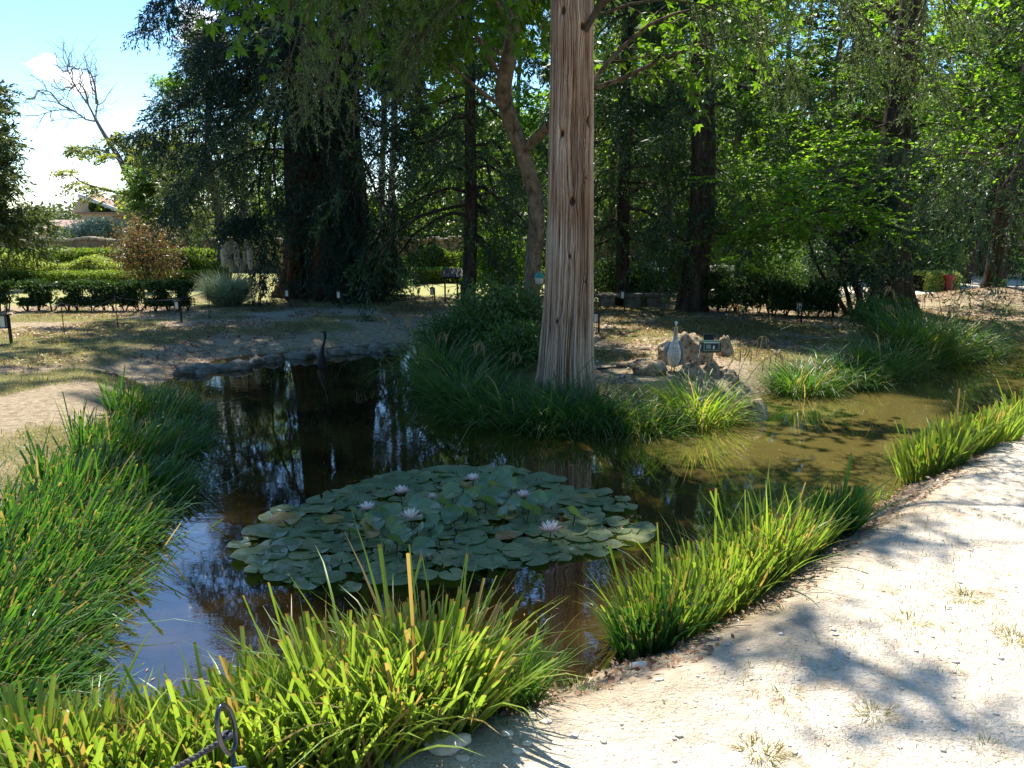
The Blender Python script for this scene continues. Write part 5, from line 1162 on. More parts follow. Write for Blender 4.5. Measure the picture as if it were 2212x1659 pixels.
def lily_flower(label, u, v, s=1.0, op=1.0, hz=.07):
    hz = hz+.03; p = P(u, v, WZ+hz); rt = root('water_lily_flower', p, label, 'flower', 'white water lily flowers')
    for ring, (n, el, L, w) in enumerate(((8, .25, .068, .024), (8, .6, .062, .021), (7, .95, .052, .018), (6, 1.2, .04, .014))):
        vs = []; 
        for k in range(n):
            a = 2*pi*(k+.5*(ring % 2))/n+rng.normal(0, .06); e = (el+(1-op)*.6)+rng.normal(0, .06)
            d = np.array([cos(a)*cos(e), sin(a)*cos(e), sin(e)]); sd__ = np.array([-sin(a), cos(a), 0]); up = np.cross(sd__, -d)*-1
            up = np.cross(d, sd__)
            K = 5; c = []
            for j in range(K):
                f = j/(K-1); ww = w*math.sin(pi*min(1, f*.85+.12))**.8*(0.06 if j == K-1 else 1)
                q = d*L*f+np.array([0, 0, 1])*L*.25*f*f
                c += [q-sd__*ww/2+up*ww*.22*1, q, q+sd__*ww/2+up*ww*.22]
            c = np.array(c)*s+p
            F_ = np.array([(j*3+m, j*3+m+1, j*3+m+4, j*3+m+3) for j in range(K-1) for m in range(2)])
            vs.append((c, F_))
        mk('petals', *joinVF(*vs), M['petal_pink' if ring == 0 else 'petal'], rt, smooth=True)
    ss = [tube(np.array([p+[0, 0, .004], p+np.array([rng.normal(0, .008), rng.normal(0, .008), .024])])*1.0, np.array([.0016, .0022]), 4) for _ in range(26)]
    mk('stamens', *joinVF(*ss), M['stamen'], rt)
    mk('stalk', *tube(np.array([[p[0], p[1], WZ-.05], [p[0], p[1], p[2]+.004]]), .004*np.ones(2), 6), M['stem'], rt)
lily_flower('white water lily in full bloom at the upper left of the lily patch', 867, 1066, .95)
lily_flower('white water lily opened flat, leftmost flower of the patch', 793, 1102, .95, hz=.08)
lily_flower('pale pink-based water lily in the centre left, nearest of the left three flowers', 888, 1122, 1.05, .85, hz=.11)
lily_flower('white water lily farthest back in the patch, behind upright leaves', 1022, 1038, .9, hz=.08)
lily_flower('white water lily at right of the upright cupped leaves', 1130, 1075, .85, .8, hz=.09)
lily_flower('largest white water lily with pink outer petals, lone on the right pads', 1189, 1150, 1.15, .85, hz=.06)
lily_flower('half hidden small white water lily between leaves in the centre of the patch', 934, 1078, .6, .6, hz=.07)

# ================================================================== rocks
def rock(name, label, u, v, z, sx, sy, sz, seed, mat=None, group=None, base_z=None, rz=0, n=44, cat='rock', rough=.30):
    g_ = np.random.default_rng(seed); p = P(u, v, z) if base_z is None else np.array([*P(u, v, z)[:2], base_z])
    th = np.linspace(0, pi, n//2); phi = np.linspace(0, 2*pi, n, endpoint=False); T, Ph = np.meshgrid(th, phi, indexing='ij')
    d = np.stack([np.sin(T)*np.cos(Ph), np.sin(T)*np.sin(Ph), np.cos(T)], -1)
    r = np.ones(T.shape)
    for k in range(15):
        nv = nrm(g_.normal(0, 1, 3)); cut = g_.uniform(.62, .92); dt = d@nv; r = np.minimum(r, np.where(dt > .05, cut/np.maximum(dt, .05), 9))
    x, y, w = d[..., 0]*3+seed, d[..., 1]*3, d[..., 2]*3
    nz_ = (fbm(x+w*.7, y-w*.4, 4, seed)-.47); r = r*(1+rough*nz_*2)+.10*rough*(fbm(x*4+w*2, y*4, 3, seed+5)-.45)*2
    V = d*r[..., None]*[sx, sy, sz]; V = V@np.array([[cos(rz), sin(rz), 0], [-sin(rz), cos(rz), 0], [0, 0, 1]])
    N0, N1 = T.shape; idx = np.arange(N0*N1).reshape(N0, N1)
    F = np.stack([idx[:-1], idx[1:], np.roll(idx[1:], -1, 1), np.roll(idx[:-1], -1, 1)], -1).reshape(-1, 4)
    o = mk(name, V.reshape(-1, 3), F, mat or M['limestone'], local=True, smooth=True); o.location = tuple(p); return tag(o, label, cat, group)
rz_ = lambda u, v: ground_z(*P(u, v, 0)[:2])
rocks = [(1490, 790, .30, .24, .36, 3, 'largest craggy tan limestone rock, beside the heron'), (1441, 790, .19, .16, .24, 5, 'pale angular rock immediately left behind the heron'),
         (1400, 815, .24, .18, .19, 8, 'rounded grey-white rock low at the left of the rock pile'), (1500, 822, .20, .17, .20, 12, 'tan rock at the front foot of the largest rock'),
         (1536, 812, .14, .12, .20, 15, 'blocky rock under the green device'), (1572, 812, .17, .13, .20, 18, 'flat-topped grey rock right of the blocky one'),
         (1562, 775, .15, .14, .22, 21, 'dark pitted rock behind the green device'), (1603, 835, .16, .13, .15, 25, 'whitish rounded rock left of the tall leaning one'),
         (1625, 862, .18, .15, .34, 28, 'tall leaning pitted rock at the water on the right of the pile'), (1460, 835, .13, .11, .12, 31, 'small grey rock in the grass below the heron'),
         (1350, 835, .16, .12, .10, 35, 'low dark rock in the grass left of the pile'), (1540, 838, .12, .1, .10, 38, 'small pale stone between the pile and the sunlit sedge'),
         (1375, 870, .18, .12, .16, 41, 'brownish rock in the bank under the sedges')]
for (u, v, a, b, c_, sd_, lab) in rocks: rock('rock', lab, u, v, -.05, a*.88, b*.88, c_*.88, sd_, group='limestone rock pile on the far bank', base_z=rz_(u, v)+c_*(.55 if c_ > .3 and u > 1600 else .22))
rock('rock', 'grey stone poking from the grass left of the pale trunk', 1075, 745, 0, .16, .14, .13, 44, base_z=rz_(1075, 745)+.05)
rock('rock', 'mossy brown stone in the bank below the left sedges', 1010, 845, -.1, .14, .1, .14, 47, M['edge_stone'], base_z=-.15)
# edging stones of the far left shore
es = [(405, 806, .26, 'leftmost pale edging stone, by the iris'), (440, 806, .22, 'flat edging stone second from the left'), (478, 801, .28, 'long dark edging stone near the left end'), (520, 797, .24, 'dark edging stone beside a sunlit one'),
      (556, 786, .16, 'small bright edging stone'), (588, 782, .20, 'rounded edging stone left of the small fern'), (650, 775, .30, 'long grey edging stone left of the dark heron'), (690, 772, .24, 'grey edging stone behind the dark heron'),
      (728, 768, .26, 'wide grey edging stone right of the dark heron'), (770, 764, .30, 'sunlit edging stone with a flat top'), (815, 760, .28, 'edging stone near the right end of the row'), (855, 757, .24, 'last edging stone by the dry stalks')]
for i, (u, v, w, lab) in enumerate(es): rock('edging_stone', lab, u, v-2, WZ, w*.88, .15, .10, 60+i, M['edge_stone'], 'edging stones along the far left shore', base_z=-.235, rz=rng.normal(0, .15), n=30, cat='stone', rough=.42)
# near path stones
for i, (u, v, s_, lab) in enumerate(((968, 1612, .075, 'largest flat white stone on the path edge at the bottom'), (1000, 1640, .02, 'small white stone right below the flat one'), (1180, 1560, .02, 'lone white pebble in the bottom shade streak'),
        (1120, 1625, .022, 'white pebble beside a green weed at the bottom'), (1095, 1590, .022, 'pale round pebble right of the flat stone'), (880, 1590, .02, 'pale pebble by the reed litter'),
        (1385, 1380, .04, 'pale stone at the water edge below the dark iris'), (1010, 1500, .03, 'grey stone in the reed litter'), (1140, 1610, .018, 'pebble between two weeds'), (1240, 1590, .018, 'pebble at the end of the shade streak'))):
    rock('path_stone', lab, u, v, 0, s_*1.15, s_*.8, s_*.4, 90+i, M['pebble'], base_z=rz_(u, v)+s_*.15, n=22, cat='stone', rough=.12)

# scattered pebbles, leaf litter and short grass: uncountable
def scatter(n, cond, x0, x1, y0, y1):
    x = rnd(x0, x1, n); y = rnd(y0, y1, n); d = sdist(x, y); k = cond(x, y, d); x, y = x[k], y[k]; return x, y, H(x, y, d[k])
def visible_near(x, y, d): return (np.abs(x) < y*.72+.4)
x, y, z = scatter(34000, lambda x, y, d: visible_near(x, y, d) & (d > .12) & (rng.random(len(x)) < np.exp(-(y-2)/3.0)), -3, 8, 1.7, 9)
n = len(x); oct_ = np.array([(1, 0, 0), (0, 1, 0), (-1, 0, 0), (0, -1, 0), (0, 0, .7), (0, 0, -.5)]); s_ = rng.gamma(1.6, .0020, n).clip(.002, .016); a = rnd(0, 6.28, n)
dirs = oct_[None]*np.stack([s_*rng.uniform(.8, 1.5, n), s_, s_*.8], -1)[:, None]; dirs = dirs*(1+rng.normal(0, .15, dirs.shape))
V = np.stack([dirs[..., 0]*np.cos(a)[:, None]-dirs[..., 1]*np.sin(a)[:, None], dirs[..., 0]*np.sin(a)[:, None]+dirs[..., 1]*np.cos(a)[:, None], dirs[..., 2]], -1)+np.stack([x, y, z+s_*.2], -1)[:, None]
Fo = np.array([(0, 1, 4), (1, 2, 4), (2, 3, 4), (3, 0, 4), (1, 0, 5), (2, 1, 5), (3, 2, 5), (0, 3, 5)])
tag(mk('gravel', V.reshape(-1, 3), (Fo[None]+np.arange(n)[:, None, None]*6).reshape(-1, 3), M['pebble']), 'fine pale gravel scattered over the sandy path', 'gravel', kind='stuff')
def litter(name, label, x, y, z, L, mat):
    n = len(x); D = rng.normal(0, 1, (n, 3))*[1, 1, .25]; V, F = leafq(np.stack([x, y, z+.008], -1), D, rng.normal(0, .35, (n, 3))+[0, 0, 1], L*rng.uniform(.4, 1.4, n), L*.5, fold=.35)
    return tag(mk(name, V, F, mat), label, 'leaf litter', kind='stuff')
x, y, z = scatter(42000, lambda x, y, d: (d > .05) & (d < .62) & (y < 9) & visible_near(x, y, d) & (vnoise(x*3, y*3, 4) > .25), -2.2, 8, 1.8, 8); x, y, z = x[:13000], y[:13000], z[:13000]
litter('dead_leaves', 'brown dead leaves and blade litter along the near water edge', x, y, z, .035, M['deadleaf'])
x, y, z = scatter(70000, lambda x, y, d: (d > .2) & (y > 8.0) & (y < 19) & (fbm(x, y, 3, 4) > .38), -10, 14, 8.6, 19)
litter('fallen_leaves', 'brown fallen leaves over the shaded bank beyond the pond', x, y, z, .05, M['deadleaf'])
def sward(name, label, x, y, z, hmin, hmax, w, mat, cut=.4):
    n = len(x); V, F, h = blades(np.stack([x, y, z-.004], -1), rnd(0, 6.28, n), rnd(0, .8, n), rnd(0, .9, n), rnd(hmin, hmax, n), w*rng.uniform(.7, 1.3, n), rng.random(n) < cut, 3)
    return tag(mk(name, V, F, mat, attr={'h': h}), label, 'grass', kind='stuff')
x, y, z = scatter(260000, lambda x, y, d: (d > .12) & (y > 4.5) & ((x < -1.2) | (y > 9)) & (fbm(x*.9, y*.9, 4, 21) > .44) & (rng.random(len(x)) < 1.25-y*.05), -10, 12, 4.5, 16.4)
sward('short_grass', 'thin short grass patches on the banks around the pond', x[:110000], y[:110000], z[:110000], .02, .055, .005, M['grass'])
x, y, z = scatter(60000, lambda x, y, d: (d > .05) & (y < 9.5) & (x > -1.2) & visible_near(x, y, d) & (((vnoise(x*2.2, y*2.2, 14) > .60) & (d < 1.5)) | (d < .25) | (vnoise(x*6, y*6, 15) > .86)), -1.2, 9, 1.8, 9.5)
sward('dry_grass', 'sparse dry grass and straw on the sandy path edge', x[:14000], y[:14000], z[:14000], .01, .032, .0028, M['grass'])
# green tufts one can count on the path
for i, (u, v, s_, n, lab) in enumerate(((1090, 1470, .05, 0, ''), (1640, 1632, .05, 150, 'yellow-green grass tuft at the bottom centre of the sandy path'), (1890, 1548, .045, 120, 'dry grass tuft inside the tree shadow, lower right'), (2085, 1292, .05, 140, 'green tuft on the bright path, upper right'),
        (2190, 1380, .05, 120, 'tuft cut off by the right edge of the path'), (1965, 1345, .055, 70, 'flat rosette weed in the middle of the bright path'), (1700, 1300, .035, 60, 'small weed near the iris litter'), (1775, 1385, .03, 40, 'tiny weed right of the shade streak'),
        (1700, 1500, .04, 60, 'flat grey weed left of the dry tuft'), (1630, 1290, .03, 60, 'tuft at the foot of the right-bank iris row'), (1250, 1400, .05, 90, 'arching grass sprout at the water edge between the iris rows'), (1090, 1570, .03, 50, 'thin green weed right of the flat stone'),
        (1150, 1500, .05, 110, 'leafy green weed beside the blue-green tuft'), (1530, 1245, .02, 30, 'sprout poking from the right-bank litter'), (1275, 1465, .035, 80, 'low green weed by the near shore'), (2130, 1620, .04, 60, 'brown tuft in the deep shadow at the bottom right'))):
    if n: clump('grass_tuft', lab, P(u, v, 0)[:2], n, s_, s_*.9, 0, s_*1.4, .0035, M['grass'] if i not in (10, 12, 14) else M['sedge_lit'], .2, (.3, 1.2), (0, .8), cat='weed', K=3)

# ================================================================== herons
def ellips(name, prof, mat, parent, sides=18, path=None):
    """body of revolution along a path: prof=[(point, rx, ry)]"""
    V = []; K = len(prof); pts = resample([p for p, _, _ in prof], K*4); t = np.linspace(0, K-1, K*4)
    rx = np.interp(t, range(K), [a for _, a, _ in prof]); ry = np.interp(t, range(K), [b for _, _, b in prof]); T = nrm(np.gradient(pts, axis=0))
    for p, tt, a, b in zip(pts, T, rx, ry):
        s = nrm(np.cross(tt, [0, 1, .01]) if abs(tt[1]) < .8 else np.cross(tt, [1, 0, .01])); u = np.cross(s, tt)
        V += [p+s*a*cos(q)+u*b*sin(q) for q in np.linspace(0, 2*pi, sides, endpoint=False)]
    idx = np.arange(len(V)).reshape(-1, sides); F = [tuple(x) for x in np.stack([idx[:-1], np.roll(idx[:-1], -1, 1), np.roll(idx[1:], -1, 1), idx[1:]], -1).reshape(-1, 4)]
    F += [tuple(idx[0][::-1]), tuple(idx[-1])]
    return mk(name, V, F, mat, parent, smooth=True)
def dark_heron():
    y = P(697, 800, WZ)[1]+.25; q = lambda u, v, dy=0: A(u, v, y+dy)
    b = q(697, 806); b[2] = WZ; rt = root('heron_statue', b, 'dark metal heron statue standing in the pond, neck stretched up', 'statue')
    k = y/1659
    ellips('body', [(q(698, 746), 3*k, 3*k), (q(695, 760), 5*k, 5*k), (q(694, 772), 8*k, 9*k), (q(696, 785), 11*k, 11*k), (q(700, 800), 10*k, 9*k), (q(700, 808), 8*k, 6*k), (q(702, 818), 3*k, 2*k)], M['heron_dark'], rt)
    ellips('neck', [(q(696, 762), 4*k, 4*k), (q(697, 750), 3.2*k, 3.2*k), (q(700, 740), 2.5*k, 2.5*k), (q(702, 730), 2.3*k, 2.3*k), (q(702, 723), 3*k, 3*k), (q(701, 718.5), 3.4*k, 3.4*k), (q(698, 717), 1.5*k, 1.5*k)], M['heron_dark'], rt)
    m = MB(); m.tube([q(699, 718.5), q(694, 717.5), q(690, 716)], [1.5*k, .9*k, .3*k], 6); m.mk('beak', M['heron_dark'], rt)
    m = MB(); m.tube([q(703, 716.5), q(698, 715), q(694, 716)], [.6*k, 1.0*k, .4*k], 6); m.mk('crest', M['heron_red'], rt)
    for du in (-3, 3):
        m = MB(); c = q(698+du, 806); m.tube([c, [c[0], c[1], WZ-.3]], .008, 6); m.mk('leg', M['heron_dark'], rt)
dark_heron()
def grey_heron():
    y = P(1457, 806, -.02)[1]; q = lambda u, v, dy=0: A(u, v, y+dy); k = y/1659
    b = q(1455, 808); b[2] = ground_z(b[0], b[1]); rt = root('heron_figure', b, 'painted grey heron figure with orange bill facing the pond among the rocks', 'garden figure')
    bo = ellips('body', [(q(1459, 735, -.02), 4*k, 4*k), (q(1457, 746, -.02), 12*k, 12*k), (q(1455, 758, 0), 17*k, 17*k), (q(1455, 772, .03), 16*k, 17*k), (q(1455, 784, .05), 11*k, 13*k), (q(1456, 792, .07), 4*k, 5*k)], M['h_white'], rt)
    nk = ellips('neck', [(q(1457, 750, -.05), 9*k, 8*k), (q(1459, 738, -.05), 6.5*k, 6*k), (q(1460, 725, -.04), 5*k, 5*k), (q(1460, 712, -.03), 4.2*k, 4.2*k), (q(1460, 704, -.02), 5*k, 5*k), (q(1460, 697, -.02), 4.6*k, 5*k), (q(1460, 694, -.02), 2*k, 2*k)], M['h_white'], rt)
    m = MB()
    for i in range(3):
        for j in range(16):
            v = 712+j*4.2; w = (i-1)*(1.2+j*.35); c = q(1458.5+w-j*.1, v, -.05-.0*j); rr = np.interp(v, [712, 738, 750, 760, 776], [4.6, 6.4, 12.5, 17, 17])*k
            c[1] = y-.045-rr*.93+ (0 if v < 745 else np.interp(v, [745, 776], [.02, .06])); m.box(c, (.0045, .004, .012))
    m.mk('breast_marks', M['h_black'], bo)
    for s in (-1, 1):
        ellips('wing', [(q(1456+s*9, 738, .02), 3*k, 8*k), (q(1455+s*14.5, 750, .03), 4.5*k, 15*k), (q(1455+s*16, 765, .05), 4.2*k, 14*k), (q(1455+s*13.5, 780, .08), 3*k, 9*k), (q(1455+s*9, 790, .1), 1*k, 3*k)], M['h_grey'], rt)
        m = MB(); m.tube([q(1460+s*3.2, 706, -.045), q(1460+s*4.2, 698, -.035), q(1460+s*2.6, 694, 0)], [1.2*k, 1.8*k, 1.2*k], 6); m.mk('head_stripe', M['h_black'], nk)
        m = MB(); c = q(1454+s*3, 788, .03); m.tube([c, [c[0], c[1], rt.location[2]]], .006, 6); m.mk('leg', M['h_bill'], rt)
        m = MB(); c = q(1460+s*4.5, 703, -.05); m.tube([c+[0, 0, -.004], c+[0, 0, .004]], .005, 6); m.mk('eye', M['h_black'], nk)
    m = MB(); m.tube([q(1461, 704, -.06), q(1462, 715, -.10), q(1461.5, 727, -.13)], [2.4*k, 1.8*k, .4*k], 8); m.mk('bill', M['h_bill'], rt)
grey_heron()

# ================================================================== small garden objects
def lantern(label, u, v, y=None, h=.40, hs=.085, group='black garden lanterns on short posts', rz=0):
    b = P(u, v, 0) if y is None else A(u, v, y); b[2] = ground_z(b[0], b[1])
    rt = root('garden_lantern', b, label, 'lantern', group); rt.rotation_euler = (0, 0, rz)
    H_ = h; w = hs
    def mm(m, n, mat, par=rt):
        return mk(n, np.vstack(m.V), m.F, mat, par, local=True)
    m = MB(); m.box((w*.62, 0, H_*.5-.03), (.028, .028, H_+.06), bev=.003); m.box((w*.35, 0, H_-.015), (w*.6, .02, .018)); mm(m, 'post', M['black'])
    m = MB(); m.box((0, 0, H_+.012), (w*1.35, w*1.35, .018), bev=.004); m.box((0, 0, H_+.028), (w*.5, w*.5, .014)); mm(m, 'cap', M['black'])
    m = MB(); m.box((0, 0, H_-hs*.75), (w*.78, w*.78, hs*1.5), bev=.003); g_ = mm(m, 'glass', M['frost'])
    m = MB()
    for sx in (-1, 1):
        for sy in (-1, 1): m.box((sx*w*.43, sy*w*.43, H_-hs*.75), (.012, .012, hs*1.55))
    m.box((0, 0, H_-hs*1.56), (w*1.05, w*1.05, .014)); mm(m, 'cage', M['black'])
    return rt
lantern('black lantern post nearest the left edge of the lawn', 15, 742, h=.40, hs=.11)
lantern('black lantern on the bank grass below the gap in the ragged hedge', 386, 696, h=.36)
lantern('lantern post among the stems of the widest ragged hedge plant', 309, 668, h=.38)
lantern('lantern on the path verge left of the redwood trunk', 622, 664, h=.36)
lantern('lantern on the path verge before the right half of the redwood', 733, 668, h=.36)
lantern('lantern in the gap between redwood and the leafy bank shrubs', 934, 656, h=.34)
lantern('lantern peeping out right behind the pale grooved trunk', 1286, 718, h=.30)
lantern('lantern in front of the stone slab bench', 1343, 672, h=.38)
lantern('lantern in front of the dense dark hedge near the stream', 1724, 696, h=.34)
lantern('small lantern before the square hedge block by the bright path', 1727, 642, h=.42)
lantern('small lantern reflected low between redwood and lectern, on the lawn edge', 1405, 655, h=.30)

M['post'] = M['black']
def rope_fence(label, pts, hgt=.45, sag=.10):
    b0 = P(*pts[0], 0); rt = root('rope_fence', (b0[0], b0[1], 0), label, 'rope fence'); tops = []
    for (u, v) in pts:
        b = P(u, v, 0); b[2] = ground_z(b[0], b[1]); t = b+[0, 0, hgt]
        m = MB(); m.tube([b-[0, 0, .05], t], .007, 6); rr = [t+[.02*cos(a), 0, .02+.02*sin(a)] for a in np.linspace(-pi/2, 1.3*pi, 9)]; m.tube(rr, .005, 5); m.mk('post', M['black'], rt); tops.append(t)
    for a, b in zip(tops[:-1], tops[1:]):
        c = np.array([a*(1-f)+b*f-[0, 0, sag*4*f*(1-f)] for f in np.linspace(0, 1, 16)]); m = MB(); m.tube(c, .006, 5); m.mk('rope', M['rope'], rt)
rope_fence('low rope fence on thin posts along the lawn at the left bank', [(-40, 745), (22, 742), (139, 722), (255, 708), (452, 690)], .5)
rope_fence('low rope fence in front of the sunlit lawn beside the redwood', [(455, 688), (507, 664), (590, 656), (640, 650), (735, 655), (800, 655), (935, 650), (1000, 650)], .42)

# rope post in the near foreground
def near_post():
    top = P(478, 1510, .52); d0 = top[1]
    b = np.array([top[0]+.02, top[1], 0.0]); b[2] = ground_z(b[0], b[1]); rt = root('rope_post', b, 'thin metal rope post with a long ring top in the near foreground', 'rope post')
    ringc = A(486, 1575, d0); pr = []
    for a in np.linspace(0, 2*pi, 29):
        pr.append(ringc+np.array([.006*sin(a)*1+.010*-cos(a)*0+.004, .030*sin(a), .060*cos(a)])+np.array([.010*(-cos(a)), 0, 0]))
    m = MB(); m.tube(pr, .0062, 10, caps=False); m.mk('ring', M['gunmetal'], rt, smooth=True)
    m = MB(); lo_p = pr[14]; m.tube([lo_p, [lo_p[0]+.004, lo_p[1], b[2]-.1]], .0055, 10); m.mk('rod', M['gunmetal'], rt, smooth=True)
    # tag of cards hanging lower on the rod
    c = A(520, 1660, d0-.03); 
    tb = root('plant_label', c, 'stack of small blue-grey plastic cards fixed at the foot of the rope post', 'label card')
    for i, (dx, dz, r_) in enumerate(((-.012, 0, .15), (.010, -.004, .12), (.022, -.008, .10))):
        m = MB(); m.box((dx, -.006*i, dz-.02), (.05, .003, .05), bev=.001, rz=0)
        V = np.vstack(m.V); a = r_; V = np.c_[V[:, 0]*cos(a)-V[:, 2]*sin(a), V[:, 1], V[:, 0]*sin(a)+V[:, 2]*cos(a)]
        mk('card', V, m.F, M['bluecard'], tb, local=True)
    m = MB()
    for k in range(9): m.box((-.008+k*.0045, -.0155, -.010), (.0016, .001, .010))
    mk('print_lines', np.vstack(m.V), m.F, M['paperink'], tb, local=True)
    # twisted rope to the next post, out to the left
    s = A(490, 1592, d0-.002); e = P(150, 1740, .30)
    cc = np.array([s*(1-f)+e*f-[0, 0, .10*f*(1-f)] for f in np.linspace(0, 1, 120)])
    rr = tag_rope = root('barrier_rope', s, 'twisted black rope tied to the near ring post running out bottom left', 'rope')
    for ph in range(3):
        L = np.linspace(0, 120*.55, 120)+ph*2*pi/3; T = nrm(np.gradient(cc, axis=0)); a = nrm(np.cross(T, [0, 0, 1])); bb = np.cross(T, a)
        st = cc+(a*np.cos(L)[:, None]+bb*np.sin(L)[:, None])*.0035
        m = MB(); m.tube(st, .0042, 7); m.mk('strand', M['rope'], rr, smooth=True)
    m = MB(); kn = [s+np.array([.010*cos(a), .010*sin(a)*1.2, .004*a/6]) for a in np.linspace(0, 4*pi, 24)]; m.tube(kn, .0048, 7); m.mk('knot', M['rope'], rr, smooth=True)
near_post()

# wasp trap hanging by the pale trunk
def trap():
    y = 9.2; c = A(1165, 600, y); k = y/1659
    rt = root('wasp_trap', c, 'hanging trap with teal dome lid and milky pot left of the pale trunk', 'wasp trap')
    def lathe(pr, name, mat, par=rt):
        V = []; n = 20
        for r, z in pr: V += [(c[0]+r*cos(a), c[1]+r*sin(a), c[2]+z) for a in np.linspace(0, 2*pi, n, endpoint=False)]
        idx = np.arange(len(V)).reshape(-1, n); F = [tuple(x) for x in np.stack([idx[:-1], np.roll(idx[:-1], -1, 1), np.roll(idx[1:], -1, 1), idx[1:]], -1).reshape(-1, 4)]+[tuple(idx[0][::-1]), tuple(idx[-1])]
        return mk(name, V, F, mat, par, smooth=True)
    lathe([(7*k, -13*k), (8*k, -12.5*k), (9.3*k, -2*k), (9.3*k, 0)], 'pot', M['trapw'])
    ld = lathe([(10*k, 0), (10*k, 2*k), (9*k, 6*k), (6*k, 9.5*k), (2.5*k, 11*k), (2*k, 13*k)], 'lid', M['teal'])
    m = MB(); m.tube([c+[0, 0, 13*k], c+[.02, 0, .45], c+[.05, -.4, 1.1]], .0025, 5); m.mk('wire', M['black'], ld)
trap()
def lectern(label, u, v, y, w=.42, h=.85, posts=2, tilt=.7, white=False, col='signg'):
    b = A(u, v, y); b[2] = ground_z(b[0], b[1]); rt = root('info_lectern', b, label, 'information sign')
    for s in ((-1, 1) if posts == 2 else (0,)):
        m = MB(); m.box((b[0]+s*w*.35, b[1], b[2]+h/2-.03), (.035, .035, h), bev=.004); m.mk('post', M['black'] if posts == 2 else M['wood'], rt)
    m = MB(); m.box((b[0], b[1], b[2]+h), (w, .34, .025), tx=tilt, bev=.005); pn = m.mk('panel', M['black'] if posts == 2 else M['wood'], rt)
    m = MB(); m.box((b[0], b[1]-.012, b[2]+h+.016), (w*.9, .28, .006), tx=tilt); m.mk('printed_face', M[col], pn)
lectern('grey information lectern on two posts left of the leafy bank shrubs, by the hedge', 975, 645, 17.5, .40, .66, 2)
lectern('second information panel, edge-on, just right of the grey lectern', 1008, 645, 17.8, .35, .62, 2)
lectern('wooden post sign with a small pale slanting top by the stone slab', 1424, 668, 16.2, .30, .78, 1, .25, col='signw')
lectern('pale slanted sign in the gloom just left of the wooden post sign', 1404, 640, 18.5, .30, .78, 1, .7, col='signw')
def white_sign():
    y = 17.2; c = A(1560, 586, y); gz0 = ground_z(c[0], c[1]); rt = root('white_sign', (c[0], c[1], gz0), 'white board with a dark rectangle in its middle above the hedge', 'sign')
    m = MB(); m.box(c, (.52, .03, .26), bev=.004); bd = m.mk('board', M['signw'], rt)
    m = MB(); m.box((c[0]-.01, c[1]-.022, c[2]-.005), (.22, .012, .15), bev=.003); m.mk('dark_plate', M['black'], bd)
    m = MB(); m.tube([(c[0]-.02, c[1]+.02, gz0-.05), (c[0]-.02, c[1]+.02, c[2])], .018, 8); m.mk('post', M['black'], rt)
white_sign()
def red_bin():
    y = 20.5; b = A(2050, 612, y); b[2] = ground_z(b[0], b[1]); rt = root('litter_bin', b, 'dark red litter bin with flared top on the bright path at right', 'litter bin')
    def lathe(pr, name, mat, par=rt):
        V = []; n = 20
        for r, z in pr: V += [(b[0]+r*cos(a), b[1]+r*sin(a), b[2]+z) for a in np.linspace(0, 2*pi, n, endpoint=False)]
        idx = np.arange(len(V)).reshape(-1, n); F = [tuple(x) for x in np.stack([idx[:-1], np.roll(idx[:-1], -1, 1), np.roll(idx[1:], -1, 1), idx[1:]], -1).reshape(-1, 4)]+[tuple(idx[0][::-1]), tuple(idx[-1])]
        return mk(name, V, F, mat, par, smooth=False)
    lathe([(.095, 0), (.10, .02), (.105, .36)], 'body', M['redbin']); lathe([(.13, .36), (.17, .44), (.17, .455), (.13, .455), (.10, .40)], 'rim', M['redbin'])
red_bin()
def slab_bench():
    y = 16.6; a = A(1365, 655, y); rt = root('stone_bench', (a[0], a[1], ground_z(a[0], a[1])), 'long rough stone slab resting on blocks between pale trunk and fir', 'stone bench')
    z0 = rt.location[2]; m = MB(); m.box((a[0]-.05, a[1], z0+.24), (1.7, .40, .07), bev=.02); m.mk('slab', M['edge_stone'], rt)
    for dx in (-.55, .0, .45): m = MB(); m.box((a[0]+dx, a[1], z0+.09), (.30, .34, .23), bev=.03, rz=rng.normal(0, .1)); m.mk('block', M['edge_stone'], rt)
slab_bench()
